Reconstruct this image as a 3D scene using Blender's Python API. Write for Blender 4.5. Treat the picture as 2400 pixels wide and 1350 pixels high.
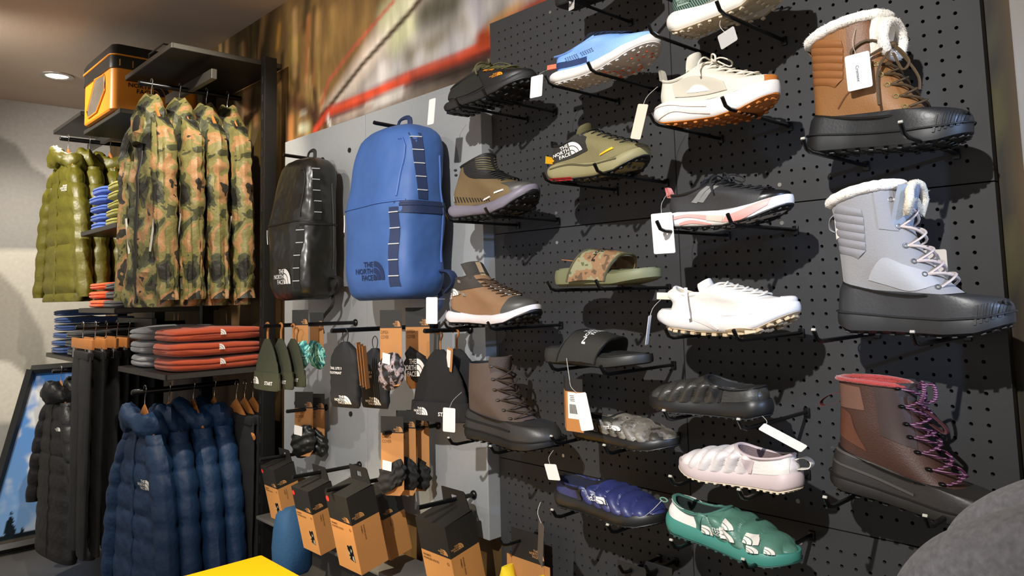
import bpy, bmesh, math, random
import numpy as np
from mathutils import Vector, Matrix, Euler
from mathutils.bvhtree import BVHTree
for o in list(bpy.data.objects): bpy.data.objects.remove(o)
SC = bpy.context.scene; COL = SC.collection
# ------------------------------------------------------------------ camera
# world: mural wall and pegboard lie in y=0, x runs along the wall to the right, room is y<0
R3 = ((0.6851, 0.7280, -0.0242), (-0.0839, 0.0459, -0.9954), (-0.7236, 0.6840, 0.0926))
CAM = Vector((1.515, -1.398, 1.449)); FPX = 1750.1; PY = 519.4
_r0 = Vector(R3[0]).normalized(); _r2 = Vector(R3[2]).normalized()
_r1 = _r2.cross(_r0).normalized(); _r0 = _r1.cross(_r2).normalized()
cd = bpy.data.cameras.new('camera'); cam = bpy.data.objects.new('camera', cd); COL.objects.link(cam)
cd.sensor_width = 36; cd.sensor_fit = 'HORIZONTAL'; cd.lens = 36 * FPX / 2400
cd.shift_y = (PY - 675) / 2400; cd.clip_start = .02
cam.matrix_world = Matrix(((_r0.x, -_r1.x, -_r2.x, CAM.x), (_r0.y, -_r1.y, -_r2.y, CAM.y), (_r0.z, -_r1.z, -_r2.z, CAM.z), (0, 0, 0, 1)))
SC.camera = cam
def at(u, v, ax, val):
    d = _r0 * ((u - 1200) / FPX) + _r1 * ((v - PY) / FPX) + _r2
    return CAM + d * ((val - CAM[ax]) / d[ax])
# ------------------------------------------------------------------ light
vs = SC.view_settings; vs.view_transform = 'Standard'; vs.look = 'None'; vs.gamma = 1; vs.exposure = 0.0; vs.use_curve_mapping = False
W = bpy.data.worlds.new('room_ambient'); SC.world = W; W.use_nodes = True
W.node_tree.nodes['Background'].inputs[0].default_value = (1.0, .95, .9, 1); W.node_tree.nodes['Background'].inputs[1].default_value = .7
def spot(name, loc, target, power, angle, blend=.3, col=(1, 1, 1), size=.02):
    l = bpy.data.lights.new(name, 'SPOT'); l.energy = power; l.spot_size = math.radians(angle); l.spot_blend = blend
    l.color = col; l.shadow_soft_size = size
    o = bpy.data.objects.new(name, l); COL.objects.link(o); o.location = loc
    o.rotation_euler = (Vector(target) - Vector(loc)).to_track_quat('-Z', 'Y').to_euler()
    return o
spot('key_spotlight', (1.38, -2.4, 2.64), (.22, 0, 1.42), 400, 58, .9, (1, .975, .94), .018)
spot('board_spotlight', (-.15, -2.35, 2.64), (-.70, 0, 1.30), 70, 40, .7, (1, .95, .88), .02)
spot('rack_spotlight', (-.72, -.72, 2.64), (-1.72, -.22, 1.62), 120, 62, .5, (1, .90, .74), .02)
spot('daylight_standin_spot', (2.7, -.62, 1.95), (1.19, -.13, 1.55), 95, 22, .5, (.38, .58, 1), .03)  # added spot standing in for bluish window daylight from the right
spot('ceiling_downlight', (-3.124, -.444, 2.68), (-3.25, -.5, 0), 70, 130, .6, (1, .93, .82), .04)
spot('rear_downlight', (-2.3, -1.45, 2.62), (-2.7, -.4, 1.9), 150, 105, .8, (1, .93, .82), .04)
spot('mural_fill_wash', (-.6, -1.5, 2.66), (-.85, 0, 2.42), 75, 52, .8, (1, .95, .88), .03)  # added wall wash with no fitting, brightens the printed wall
spot('table_bounce_fill', (-.6, -1.9, 2.64), (-.5, -.75, .7), 420, 38, .6, (1, .86, .6), .03)  # unseen added spot; brightens the table so its bounce warms the boxes
# ------------------------------------------------------------------ materials
def lin(h):
    h = h.lstrip('#'); c = [int(h[i:i + 2], 16) / 255 for i in (0, 2, 4)]
    return tuple(x / 12.92 if x <= .04045 else ((x + .055) / 1.055) ** 2.4 for x in c)
MATS = {}
def mat(name, col='#888888', rough=.6, metal=0, bump=0, bscale=200, var=.0, vscale=8, spec=.5, emit=None, sheen=0, alpha=None, coat=0, bdist=.002):
    if name in MATS: return MATS[name]
    m = bpy.data.materials.new(name); m.use_nodes = True; nt = m.node_tree; b = nt.nodes['Principled BSDF']; N = nt.nodes; L = nt.links
    c = lin(col) if isinstance(col, str) else col
    b.inputs['Base Color'].default_value = (*c, 1); b.inputs['Roughness'].default_value = rough; b.inputs['Metallic'].default_value = metal
    b.inputs['Specular IOR Level'].default_value = spec
    if sheen: b.inputs['Sheen Weight'].default_value = sheen
    if coat: b.inputs['Coat Weight'].default_value = coat
    if emit: b.inputs['Emission Color'].default_value = (*c, 1); b.inputs['Emission Strength'].default_value = emit
    tc = N.new('ShaderNodeTexCoord')
    if var:
        n = N.new('ShaderNodeTexNoise'); n.inputs['Scale'].default_value = vscale; n.inputs['Detail'].default_value = 3; L.new(tc.outputs['Object'], n.inputs['Vector'])
        mx = N.new('ShaderNodeMix'); mx.data_type = 'RGBA'; mx.inputs[6].default_value = (*[x * (1 - var) for x in c], 1); mx.inputs[7].default_value = (*[min(1, x * (1 + var)) for x in c], 1)
        L.new(n.outputs[0], mx.inputs[0]); L.new(mx.outputs[2], b.inputs['Base Color'])
    if bump:
        n = N.new('ShaderNodeTexNoise'); n.inputs['Scale'].default_value = bscale; n.inputs['Detail'].default_value = 2; L.new(tc.outputs['Object'], n.inputs['Vector'])
        bp = N.new('ShaderNodeBump'); bp.inputs['Strength'].default_value = bump; bp.inputs['Distance'].default_value = bdist; L.new(n.outputs[0], bp.inputs['Height']); L.new(bp.outputs[0], b.inputs['Normal'])
    MATS[name] = m; return m
def mat_ramp(name, stops, scale=12, rough=.6, detail=2, stretch=(1, 1, 1), const=True, bump=0, bscale=60, dist=0, spec=.5):
    """noise pattern cut into flat colour patches (camouflage, marbled prints)"""
    if name in MATS: return MATS[name]
    m = bpy.data.materials.new(name); m.use_nodes = True; nt = m.node_tree; b = nt.nodes['Principled BSDF']; N = nt.nodes; L = nt.links
    b.inputs['Roughness'].default_value = rough; b.inputs['Specular IOR Level'].default_value = spec
    tc = N.new('ShaderNodeTexCoord'); mp = N.new('ShaderNodeMapping'); mp.inputs['Scale'].default_value = stretch; L.new(tc.outputs['Object'], mp.inputs[0])
    n = N.new('ShaderNodeTexNoise'); n.inputs['Scale'].default_value = scale; n.inputs['Detail'].default_value = detail; n.inputs['Distortion'].default_value = dist; L.new(mp.outputs[0], n.inputs['Vector'])
    r = N.new('ShaderNodeValToRGB'); cr = r.color_ramp; cr.interpolation = 'CONSTANT' if const else 'LINEAR'
    while len(cr.elements) < len(stops): cr.elements.new(.5)
    for e, (p, c) in zip(cr.elements, stops): e.position = p; e.color = (*lin(c), 1)
    L.new(n.outputs[0], r.inputs[0]); L.new(r.outputs[0], b.inputs['Base Color'])
    if bump:
        n2 = N.new('ShaderNodeTexNoise'); n2.inputs['Scale'].default_value = bscale; n2.inputs['Detail'].default_value = 3; L.new(tc.outputs['Object'], n2.inputs['Vector'])
        bp = N.new('ShaderNodeBump'); bp.inputs['Strength'].default_value = bump; bp.inputs['Distance'].default_value = .008; L.new(n2.outputs[0], bp.inputs['Height']); L.new(bp.outputs[0], b.inputs['Normal'])
    MATS[name] = m; return m
def mat_stripes(name, c1, c2, freq, axis=0, rough=.7, lo=.45, hi=.55, tilt=0):
    """fine ribs or printed lines across one object axis"""
    if name in MATS: return MATS[name]
    m = bpy.data.materials.new(name); m.use_nodes = True; nt = m.node_tree; b = nt.nodes['Principled BSDF']; N = nt.nodes; L = nt.links
    b.inputs['Roughness'].default_value = rough
    tc = N.new('ShaderNodeTexCoord'); mp = N.new('ShaderNodeMapping'); mp.inputs['Rotation'].default_value = (0, tilt, 0); L.new(tc.outputs['Object'], mp.inputs[0])
    w = N.new('ShaderNodeTexWave'); w.bands_direction = 'XYZ'[axis]; w.inputs['Scale'].default_value = freq; L.new(mp.outputs[0], w.inputs[0])
    mr = N.new('ShaderNodeMapRange'); mr.inputs[1].default_value = lo; mr.inputs[2].default_value = hi; L.new(w.outputs[1], mr.inputs[0])
    mx = N.new('ShaderNodeMix'); mx.data_type = 'RGBA'; mx.inputs[6].default_value = (*lin(c1), 1); mx.inputs[7].default_value = (*lin(c2), 1)
    L.new(mr.outputs[0], mx.inputs[0]); L.new(mx.outputs[2], b.inputs['Base Color'])
    bp = N.new('ShaderNodeBump'); bp.inputs['Strength'].default_value = .4; bp.inputs['Distance'].default_value = .002; L.new(w.outputs[1], bp.inputs['Height']); L.new(bp.outputs[0], b.inputs['Normal'])
    MATS[name] = m; return m
def mat_print(name, rough=.8, noise=None):
    """flat print stored per vertex, with optional grain"""
    m = bpy.data.materials.new(name); m.use_nodes = True; nt = m.node_tree; b = nt.nodes['Principled BSDF']; N = nt.nodes; L = nt.links
    b.inputs['Roughness'].default_value = rough; b.inputs['Specular IOR Level'].default_value = .3
    a = N.new('ShaderNodeVertexColor'); a.layer_name = 'print'
    if noise:
        tc = N.new('ShaderNodeTexCoord'); mp = N.new('ShaderNodeMapping'); mp.inputs['Scale'].default_value = noise[1]; L.new(tc.outputs['Object'], mp.inputs[0])
        n = N.new('ShaderNodeTexNoise'); n.inputs['Scale'].default_value = noise[0]; n.inputs['Detail'].default_value = 4; L.new(mp.outputs[0], n.inputs['Vector'])
        mr = N.new('ShaderNodeMapRange'); mr.inputs[1].default_value = .3; mr.inputs[2].default_value = .7; mr.inputs[3].default_value = noise[2]; mr.inputs[4].default_value = noise[3]; L.new(n.outputs[0], mr.inputs[0])
        mx = N.new('ShaderNodeVectorMath'); mx.operation = 'SCALE'; L.new(a.outputs[0], mx.inputs[0]); L.new(mr.outputs[0], mx.inputs['Scale']); L.new(mx.outputs[0], b.inputs['Base Color'])
    else: L.new(a.outputs[0], b.inputs['Base Color'])
    return m
# ------------------------------------------------------------------ geometry container
class G:
    def __init__(s): s.v = []; s.f = []
    def add(s, vs, fs):
        o = len(s.v); s.v += [tuple(p) for p in vs]; s.f += [tuple(i + o for i in f) for f in fs]; return s
    def quad(s, a, b, c, d): return s.add([a, b, c, d], [(0, 1, 2, 3)])
    def grid(s, P, wrapu=False, wrapv=False, flip=False):
        nu = len(P); nv = len(P[0]); vs = [tuple(p) for r in P for p in r]; fs = []
        for i in range(nu if wrapu else nu - 1):
            for j in range(nv if wrapv else nv - 1):
                a = i * nv + j; b = ((i + 1) % nu) * nv + j; c = ((i + 1) % nu) * nv + (j + 1) % nv; d = i * nv + (j + 1) % nv
                fs.append((a, d, c, b) if flip else (a, b, c, d))
        return s.add(vs, fs)
    def loft(s, loops, cap0=True, cap1=True):
        n = len(loops[0]); s.grid(loops, wrapv=True); o = len(s.v) - n * len(loops)
        if cap0: s.f.append(tuple(o + i for i in range(n)))
        if cap1: s.f.append(tuple(o + n * (len(loops) - 1) + n - 1 - i for i in range(n)))
        return s
    def box(s, c, d, rot=None, bev=0):
        bm = bmesh.new(); bmesh.ops.create_cube(bm, size=1); bmesh.ops.scale(bm, vec=d, verts=bm.verts)
        if bev: bmesh.ops.bevel(bm, geom=bm.edges[:], offset=bev, segments=2, affect='EDGES', profile=.6)
        if rot is not None: bmesh.ops.transform(bm, matrix=rot if isinstance(rot, Matrix) else Euler(rot).to_matrix().to_4x4(), verts=bm.verts)
        bmesh.ops.translate(bm, vec=c, verts=bm.verts); bm.verts.index_update()
        s.add([v.co[:] for v in bm.verts], [[v.index for v in f.verts] for f in bm.faces]); bm.free(); return s
    def tube(s, pts, r, n=8, flat=1, closed=False, up=(0, 0, 1)):
        pts = [Vector(p) for p in pts]; N = len(pts); loops = []; pn = None
        for i, p in enumerate(pts):
            if closed: t = pts[(i + 1) % N] - pts[i - 1]
            else: t = pts[min(i + 1, N - 1)] - pts[max(i - 1, 0)]
            t = t.normalized() if t.length > 1e-9 else Vector((1, 0, 0))
            if pn is None:
                pn = Vector(up) - t * t.dot(Vector(up))
                if pn.length < 1e-3: pn = Vector((1, 0, 0)) - t * t.x
                if pn.length < 1e-3: pn = Vector((0, 1, 0))
            else: pn = pn - t * t.dot(pn)
            pn.normalize(); b = t.cross(pn); rr = r[i] if hasattr(r, '__len__') else r
            loops.append([p + (pn * math.cos(a) * flat + b * math.sin(a)) * rr for a in [2 * math.pi * k / n for k in range(n)]])
        if closed: s.grid(loops, wrapu=True, wrapv=True)
        else: s.loft(loops)
        return s
    def disc(s, c, r, n=16, axis=1, h=0):
        ax = [(1, 2), (0, 2), (0, 1)][axis]; vs = []
        for k in range(n):
            p = list(c); p[ax[0]] += r * math.cos(2 * math.pi * k / n); p[ax[1]] += r * math.sin(2 * math.pi * k / n); vs.append(p)
        if h:
            v2 = []
            for p in vs: q = list(p); q[axis] += h; v2.append(q)
            return s.loft([vs, v2])
        return s.add(vs, [tuple(range(n))])
    def ball(s, c, r, nu=12, nv=8):
        P = []
        for i in range(nv + 1):
            th = math.pi * i / nv; P.append([(c[0] + r[0] * math.sin(th) * math.cos(2 * math.pi * j / nu), c[1] + r[1] * math.sin(th) * math.sin(2 * math.pi * j / nu), c[2] + r[2] * math.cos(th)) for j in range(nu)])
        return s.grid(P, wrapv=True)
    def xf(s, M):
        s.v = [tuple(M @ Vector(p)) for p in s.v]; return s
    def obj(s, name, m, parent=None, smooth=True, kind=None, label=None, angle=40):
        me = bpy.data.meshes.new(name); me.from_pydata(s.v, [], s.f); me.update(); me.validate()
        if m: me.materials.append(m)
        if smooth:
            me.polygons.foreach_set('use_smooth', [True] * len(me.polygons))
            try: me.set_sharp_from_angle(angle=math.radians(angle))
            except Exception: pass
        o = bpy.data.objects.new(name, me); COL.objects.link(o)
        if parent is not None: o.parent = parent
        if kind: o['kind'] = kind
        if label: o['label'] = label
        return o
def thing(name, label, cat, loc=(0, 0, 0), rot=(0, 0, 0), group=None):
    o = bpy.data.objects.new(name, None); COL.objects.link(o); o.empty_display_size = .03
    o.location = loc; o.rotation_euler = rot; tag(o, label, cat, group); return o
def tag(o, label, cat, group=None):
    o['label'] = label; o['category'] = cat
    if group: o['group'] = group
    return o
def struct(o): o['kind'] = 'structure'; return o
def copy_tree(o, parent=None):
    c = o.copy(); COL.objects.link(c); c.parent = parent
    for ch in [x for x in bpy.data.objects if x.parent == o]: copy_tree(ch, c)
    return c
def cr(keys, t):
    """catmull-rom through equally spaced keys, t in 0..1"""
    K = len(keys) - 1; x = min(max(t, 0), 1) * K; i = min(int(x), K - 1); f = x - i
    p0 = np.array(keys[max(i - 1, 0)], float); p1 = np.array(keys[i], float); p2 = np.array(keys[i + 1], float); p3 = np.array(keys[min(i + 2, K)], float)
    return .5 * ((2 * p1) + (p2 - p0) * f + (2 * p0 - 5 * p1 + 4 * p2 - p3) * f * f + (3 * p1 - p0 - 3 * p2 + p3) * f ** 3)
def smooth_path(pts, n): return [tuple(cr(pts, i / (n - 1))) for i in range(n)]
def interp(x, tab): return float(np.interp(x, [a for a, b in tab], [b for a, b in tab]))
# ------------------------------------------------------------------ lettering
def text_geo(s, size=1., align='LEFT', bold=.012, font_shear=0):
    c = bpy.data.curves.new('lettering', 'FONT'); c.body = s; c.size = size; c.align_x = align; c.resolution_u = 2; c.offset = bold * size; c.shear = font_shear
    o = bpy.data.objects.new('lettering', c); me = bpy.data.meshes.new_from_object(o)
    vs = [(v.co.x, v.co.y) for v in me.vertices]; fs = [tuple(p.vertices) for p in me.polygons]
    bpy.data.objects.remove(o); bpy.data.meshes.remove(me); bpy.data.curves.remove(c); return vs, fs
_LOGO = {}
def logo_geo(kind='full'):
    """three stacked words and a half-dome of three bands; height 1, words end at x=0"""
    if kind in _LOGO: return _LOGO[kind]
    V, F = [], []
    def put(vs, fs):
        o = len(V); V.extend(vs); F.extend(tuple(i + o for i in f) for f in fs)
    if kind in ('full', 'words'):
        for w, y in (('THE', .70), ('NORTH', .35), ('FACE', .0)):
            vs, fs = text_geo(w, .40, 'RIGHT', .02); put([(x * 1.05, yy + y) for x, yy in vs], fs)
    if kind in ('full', 'dome'):
        x0 = .07
        for r0, r1 in ((.72, 1.), (.38, .66), (.0, .32)):
            n = 12; vs = []
            for k in range(n + 1):
                a = math.pi / 2 * k / n
                for r in (r0, r1): vs.append((x0 + r * math.cos(a), r * math.sin(a)))
            put(vs, [(2 * k, 2 * k + 1, 2 * k + 3, 2 * k + 2) for k in range(n)])
    _LOGO[kind] = (V, F); return _LOGO[kind]
def decal(geo, origin, u, v, size, off=.0008, bvh=None, ndir=None, thick=.0):
    """lay 2D lettering on a plane, or drop it along ndir on a surface"""
    V, F = geo; u = Vector(u).normalized(); v = Vector(v).normalized(); o = Vector(origin); n = u.cross(v).normalized(); out = []
    for x, y in V:
        p = o + u * (x * size) + v * (y * size)
        if bvh is not None:
            d = Vector(ndir); h = bvh.ray_cast(p - d * .25, d)
            p = h[0] - d * off if h[0] is not None else p - d * off
        else: p = p + n * off
        out.append(p)
    g = G(); g.add(out, F); return g
def bvh_of(*gs):
    V, F = [], []
    for g in gs:
        o = len(V); V += g.v; F += [tuple(i + o for i in f) for f in g.f]
    return BVHTree.FromPolygons([Vector(p) for p in V], F)
random.seed(7); np.random.seed(7)
# ================================================================== the room
CEIL = 2.695; WY = .03; BX = -3.87
def seg_dist(X, Z, pts):
    D = np.full(X.shape, 1e9)
    for (x0, z0), (x1, z1) in zip(pts[:-1], pts[1:]):
        dx, dz = x1 - x0, z1 - z0; L2 = dx * dx + dz * dz + 1e-12
        t = np.clip(((X - x0) * dx + (Z - z0) * dz) / L2, 0, 1); D = np.minimum(D, np.hypot(X - x0 - t * dx, Z - z0 - t * dz))
    return D
def inside(X, Z, poly):
    r = np.zeros(X.shape, bool); n = len(poly)
    for i in range(n):
        x0, z0 = poly[i]; x1, z1 = poly[(i + 1) % n]
        c = ((z0 > Z) != (z1 > Z)) & (X < (x1 - x0) * (Z - z0) / (z1 - z0 + 1e-12) + x0); r ^= c
    return r
def paint(Cc, X, Z, pts, width, col, soft=.5, amount=1.):
    D = seg_dist(X, Z, pts); a = np.clip((width - D) / (width * soft + 1e-9), 0, 1); a = a * a * (3 - 2 * a) * amount
    return Cc * (1 - a[..., None]) + np.array(lin(col)) * a[..., None]
def fillp(Cc, X, Z, poly, col, soft=.0, amount=1.):
    m = inside(X, Z, poly)
    if soft:
        D = seg_dist(X, Z, poly + poly[:1]); a = np.where(m, .5 + .5 * np.clip(D / soft, 0, 1), .5 - .5 * np.clip(D / soft, 0, 1))
    else: a = m.astype(float)
    a = a * amount
    return Cc * (1 - a[..., None]) + np.array(lin(col)) * a[..., None]
def printed_grid(name, P, C, m, parent=None, thick=None):
    g = G(); g.grid(P); o = g.obj(name, m, parent, smooth=False)
    at_ = o.data.color_attributes.new('print', 'FLOAT_COLOR', 'POINT')
    fl = np.ones((C.shape[0] * C.shape[1], 4)); fl[:, :3] = C.reshape(-1, 3); at_.data.foreach_set('color', fl.ravel()); return o
# --- wall with the printed photograph (blurred forest and tent)
xs = np.concatenate([np.linspace(BX, -2.4, 8), np.arange(-2.38, .06, .014), np.linspace(.1, 1.1, 14), np.linspace(1.12, 1.3, 12), [2.6]])
zs = np.concatenate([np.linspace(-.0, 1.9, 40), np.arange(1.915, CEIL, .014), [CEIL]])
Xg, Zg = np.meshgrid(xs, zs, indexing='ij')
def wp(*pp): return [(lambda q: (q.x, q.z))(at(u, v, 1, WY)) for u, v in pp]
C = np.zeros(Xg.shape + (3,)) + np.array(lin('#5a4426'))
C = fillp(C, Xg, Zg, wp((480, 140), (640, 30), (660, 340), (560, 560), (440, 500)), '#4b3a1c', .1)
C = fillp(C, Xg, Zg, wp((660, 0), (930, 0), (760, 280), (640, 330)), '#8a6a3c', .10, .8)
for p, w, c, a in ((((560, 70), (545, 260)), .05, '#3a2f18', .9), (((620, 40), (600, 150)), .06, '#b08550', .7), (((690, 100), (690, 140)), .05, '#c9ad3e', .8), (((655, 60), (650, 110)), .03, '#b5822f', .8),
        (((720, 0), (716, 60)), .06, '#2e2615', .9), (((745, 40), (735, 200)), .05, '#c79a5e', .6), (((780, 30), (770, 120)), .05, '#a5834c', .8), (((590, 170), (560, 330)), .07, '#c79262', .55), (((600, 280), (575, 250)), .05, '#c48a5a', .6),
        (((520, 120), (500, 180)), .06, '#27301a', .8), (((680, 180), (668, 330)), .05, '#2f2413', .85), (((640, 170), (700, 230)), .05, '#a87a48', .6), (((715, 215), (705, 260)), .05, '#8d6a38', .8)):
    C = paint(C, Xg, Zg, wp(*p), w, c, 1., a)
rs = random.Random(3)
for _ in range(70):
    u = rs.uniform(480, 760); v = rs.uniform(-20, 330); du = rs.uniform(-8, 8); dv = rs.uniform(40, 150)
    C = paint(C, Xg, Zg, wp((u, v), (u + du, v + dv)), rs.uniform(.012, .045), rs.choice(['#2a2012', '#3b2d16', '#1f1a0e', '#b58a55', '#c9a06a', '#8c7a30', '#6d5a2a', '#a4693a']), 1., rs.uniform(.45, .9))
C = fillp(C, Xg, Zg, wp((790, 270), (960, 60), (1080, -40), (1300, -40), (1160, 110), (960, 200)), '#b7b2ae', .08)
C = fillp(C, Xg, Zg, wp((760, 260), (940, -10), (1010, -20), (850, 170), (780, 262)), '#e2d3c4', .04)
C = paint(C, Xg, Zg, wp((905, 40), (950, 0)), .10, '#c8cc9f', 1., .7); C = paint(C, Xg, Zg, wp((955, 60), (930, 90)), .10, '#cfd0a0', 1., .8)
C = paint(C, Xg, Zg, wp((1000, 30), (1060, 10)), .12, '#4c4836', 1., .9); C = paint(C, Xg, Zg, wp((960, 130), (1080, 70)), .07, '#6b6145', 1., .8)
C = paint(C, Xg, Zg, wp((1110, -10), (1125, 50)), .06, '#a09aa0', 1., .8); C = paint(C, Xg, Zg, wp((1070, 100), (1050, 125)), .09, '#b3aeae', 1., .9); C = paint(C, Xg, Zg, wp((895, 160), (888, 205)), .05, '#c4bfba', 1., .8)
C = paint(C, Xg, Zg, wp((985, 130), (975, 170)), .05, '#b5b0ae', 1., .7); C = paint(C, Xg, Zg, wp((1150, 60), (1180, 20)), .07, '#6e675f', 1., .7)
C = paint(C, Xg, Zg, wp((752, 275), (850, 150), (960, 30), (1000, -20)), .020, '#3d2c16', .9)
C = paint(C, Xg, Zg, wp((925, 0), (830, 110), (770, 190), (753, 245)), .016, '#b5563f', .9, .8)
C = paint(C, Xg, Zg, wp((740, 310), (760, 270), (850, 235), (960, 185), (1060, 150), (1160, 110)), .045, '#5e1c12', .8)
C = paint(C, Xg, Zg, wp((738, 305), (770, 262), (860, 225), (962, 178), (1070, 138), (1150, 100)), .026, '#c9492c', .8)
C = paint(C, Xg, Zg, wp((1130, 90), (1200, 50), (1320, -10)), .05, '#8e3416', .8); C = paint(C, Xg, Zg, wp((1150, 60), (1215, 10)), .03, '#b08040', 1., .7)
C = paint(C, Xg, Zg, wp((860, 252), (940, 215)), .03, '#b9b2a8', .8); C = fillp(C, Xg, Zg, wp((965, 215), (965, 180), (1060, 150), (1150, 118), (1150, 170), (1060, 200)), '#2a201a', .03)
C = paint(C, Xg, Zg, wp((790, 282), (870, 250)), .02, '#a08d7f', .8); C = paint(C, Xg, Zg, wp((768, 275), (775, 300)), .016, '#d7cdc2', .8)
C = paint(C, Xg, Zg, wp((690, 240), (740, 270)), .06, '#4a2a22', 1., .8); C = paint(C, Xg, Zg, wp((705, 300), (720, 298)), .035, '#b6b79a', 1., .9); C = paint(C, Xg, Zg, wp((706, 266), (716, 264)), .022, '#b5ad97', 1., .8)
C = fillp(C, Xg, Zg, wp((2285, -20), (2350, -20), (2480, 1500), (2400, 1500)), '#1d1c13', .02)
C = paint(C, Xg, Zg, wp((2335, 200), (2345, 300)), .02, '#3c3a18', 1.); C = paint(C, Xg, Zg, wp((2370, 560), (2378, 640)), .02, '#47421f', 1.); C = paint(C, Xg, Zg, wp((2325, 90), (2330, 130)), .02, '#3a3a28', 1.)
C = paint(C, Xg, Zg, wp((2380, 730), (2390, 860)), .02, '#2c2114', 1.)
struct(printed_grid('wall_right', [[(x, WY, z) for z in zs] for x in xs], C, mat_print('mural_print', .55, (7, (2.0, 1, .6), .7, 1.3))))
# --- far wall, soft grey mountain shapes
ys = np.linspace(-2.6, WY, 150); zz = np.linspace(0, CEIL, 150); Yg, Zb = np.meshgrid(ys, zz, indexing='ij')
def bp(*pp): return [(lambda q: (q.y, q.z))(at(u, v, 0, BX)) for u, v in pp]
C = np.zeros(Yg.shape + (3,)) + np.array(lin('#c4c1be'))
C = fillp(C, Yg, Zb, bp((-300, 300), (0, 320), (40, 340), (75, 390), (108, 410), (130, 440), (300, 560), (300, 600), (-300, 600)), '#96938f', .01)
C = fillp(C, Yg, Zb, bp((-300, 585), (300, 585), (300, 900), (-300, 900)), '#c8c3b7', .01)
C = fillp(C, Yg, Zb, bp((-300, 600), (0, 640), (50, 690), (70, 730), (100, 780), (110, 850), (120, 900), (-300, 1400)), '#9f9a8f', .01)
C = fillp(C, Yg, Zb, bp((-100, 830), (0, 845), (25, 850), (60, 880), (80, 900), (40, 1000), (-100, 1000)), '#d6d1c6', .01)
C = fillp(C, Yg, Zb, bp((-100, 990), (60, 990), (120, 1400), (-100, 1400)), '#9b9995', .02)
struct(printed_grid('wall_left', [[(BX, y, z) for z in zz] for y in ys], C, mat_print('grey_wall_print', .75, (45, (1, 1, 1), .95, 1.06))))
g = G(); g.quad((BX, -4.2, 0), (3.4, -4.2, 0), (3.4, WY, 0), (BX, WY, 0)); struct(g.obj('floor', mat('polished_concrete', '#5d5a57', .45, var=.25, vscale=3, bump=.2, bscale=30), smooth=False))
g = G(); g.quad((BX, WY, CEIL), (3.4, WY, CEIL), (3.4, -4.2, CEIL), (BX, -4.2, CEIL)); struct(g.obj('ceiling', mat('ceiling_plaster', '#d3c0ae', .85, var=.06, vscale=2, bump=.1, bscale=150), smooth=False))
g = G(); g.box((1.88, -.01, CEIL / 2), (1.3, .075, CEIL), bev=.004); struct(g.obj('trim_1', mat('white_pier', '#8c8985', .6, var=.03, bump=.1), None))
g = G(); g.box((-2.6, .02, .05), (2.5, .02, .10), bev=.003); struct(g.obj('baseboard_right', mat('skirting', '#3a3836', .5)))
# recessed downlight
t = thing('ceiling_downlight_fitting', 'round recessed downlight with chrome ring glowing in the ceiling', 'ceiling light', (-3.124, -.444, CEIL))
g = G(); ring = []
for r, z in ((.085, -.001), (.083, -.006), (.06, -.008), (.055, -.002)): ring.append([(r * math.cos(a), r * math.sin(a), z) for a in [2 * math.pi * k / 32 for k in range(32)]])
g.loft(ring, False, False); g.obj('trim_ring', mat('chrome_ring', '#b9b4ac', .25, .8), t)
g = G(); g.disc((0, 0, -.003), .055, 24, 2); g.obj('lens', mat('lamp_lens', '#fff3da', .4, emit=9), t)
# ------------------------------------------------------------------ pegboard
Sp = .0254; ROW0 = 1.57
def peg_x(c): return c * Sp
def peg_z(r): return ROW0 - r * Sp
m_peg = mat('black_pegboard', '#343435', .6, var=.10, vscale=30, bump=.12, bscale=900, spec=.35)
def pegboard_mesh():
    g = G(); n = 24; rad = .0033; V = {}; vs = []; fs = []
    def vid(i, j):
        k = (i, j)
        if k not in V:
            V[k] = len(vs); x = i * Sp / 2; z = -j * Sp / 2
            x = min(max(x, .0012), n * Sp - .0012); z = max(min(z, -.0012), -n * Sp + .0012); vs.append((x, 0, z))
        return V[k]
    for a in range(n):
        for b in range(n):
            i, j = 2 * a, 2 * b
            if 1 <= a <= n - 2 and 1 <= b <= n - 2:
                ring = [(i, j), (i + 1, j), (i + 2, j), (i + 2, j + 1), (i + 2, j + 2), (i + 1, j + 2), (i, j + 2), (i, j + 1)]
                cx, cz = (i + 1) * Sp / 2, -(j + 1) * Sp / 2; h = []; h2 = []
                for (p, q) in ring:
                    d = math.atan2(-(q - j - 1), p - i - 1); h.append(len(vs)); vs.append((cx + rad * math.cos(d), 0, cz + rad * math.sin(d)))
                    h2.append(len(vs)); vs.append((cx + rad * math.cos(d), .007, cz + rad * math.sin(d)))
                o = [vid(*p) for p in ring]
                for k in range(8):
                    k2 = (k + 1) % 8; fs.append((o[k], h[k], h[k2], o[k2])); fs.append((h[k], h2[k], h2[k2], h[k2]))
            else: fs.append((vid(i, j), vid(i, j + 2), vid(i + 2, j + 2), vid(i + 2, j)))
    g.add(vs, fs); a, b = .0012, n * Sp - .0012; e = .0
    P = [(a, -b), (b, -b), (b, -a), (a, -a)]
    for k in range(4):
        (x0, z0), (x1, z1) = P[k], P[(k + 1) % 4]
        g.quad((x0, e, z0), (x1, e, z1), (x1, .02, z1), (x0, .02, z0))
    return g
pg = pegboard_mesh(); first = None
bk = G(); bk.box((12 * Sp, .0155, -12 * Sp), (24 * Sp - .004, .004, 24 * Sp - .004))
names = {(0, 0): 'upper left', (1, 0): 'upper right', (0, 1): 'middle left', (1, 1): 'middle right', (0, 2): 'lower left', (1, 2): 'lower right'}
lab = {(0, 0): 'black perforated panel behind the blue running shoe, top edge against the forest print', (1, 0): 'black perforated panel behind the tan fur-topped boot', (0, 1): 'black perforated panel behind the two slides', (1, 1): 'black perforated panel behind the grey fur-topped boot', (0, 2): 'black perforated panel behind the navy quilted slipper', (1, 2): 'black perforated panel behind the green and white slipper'}
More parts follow.
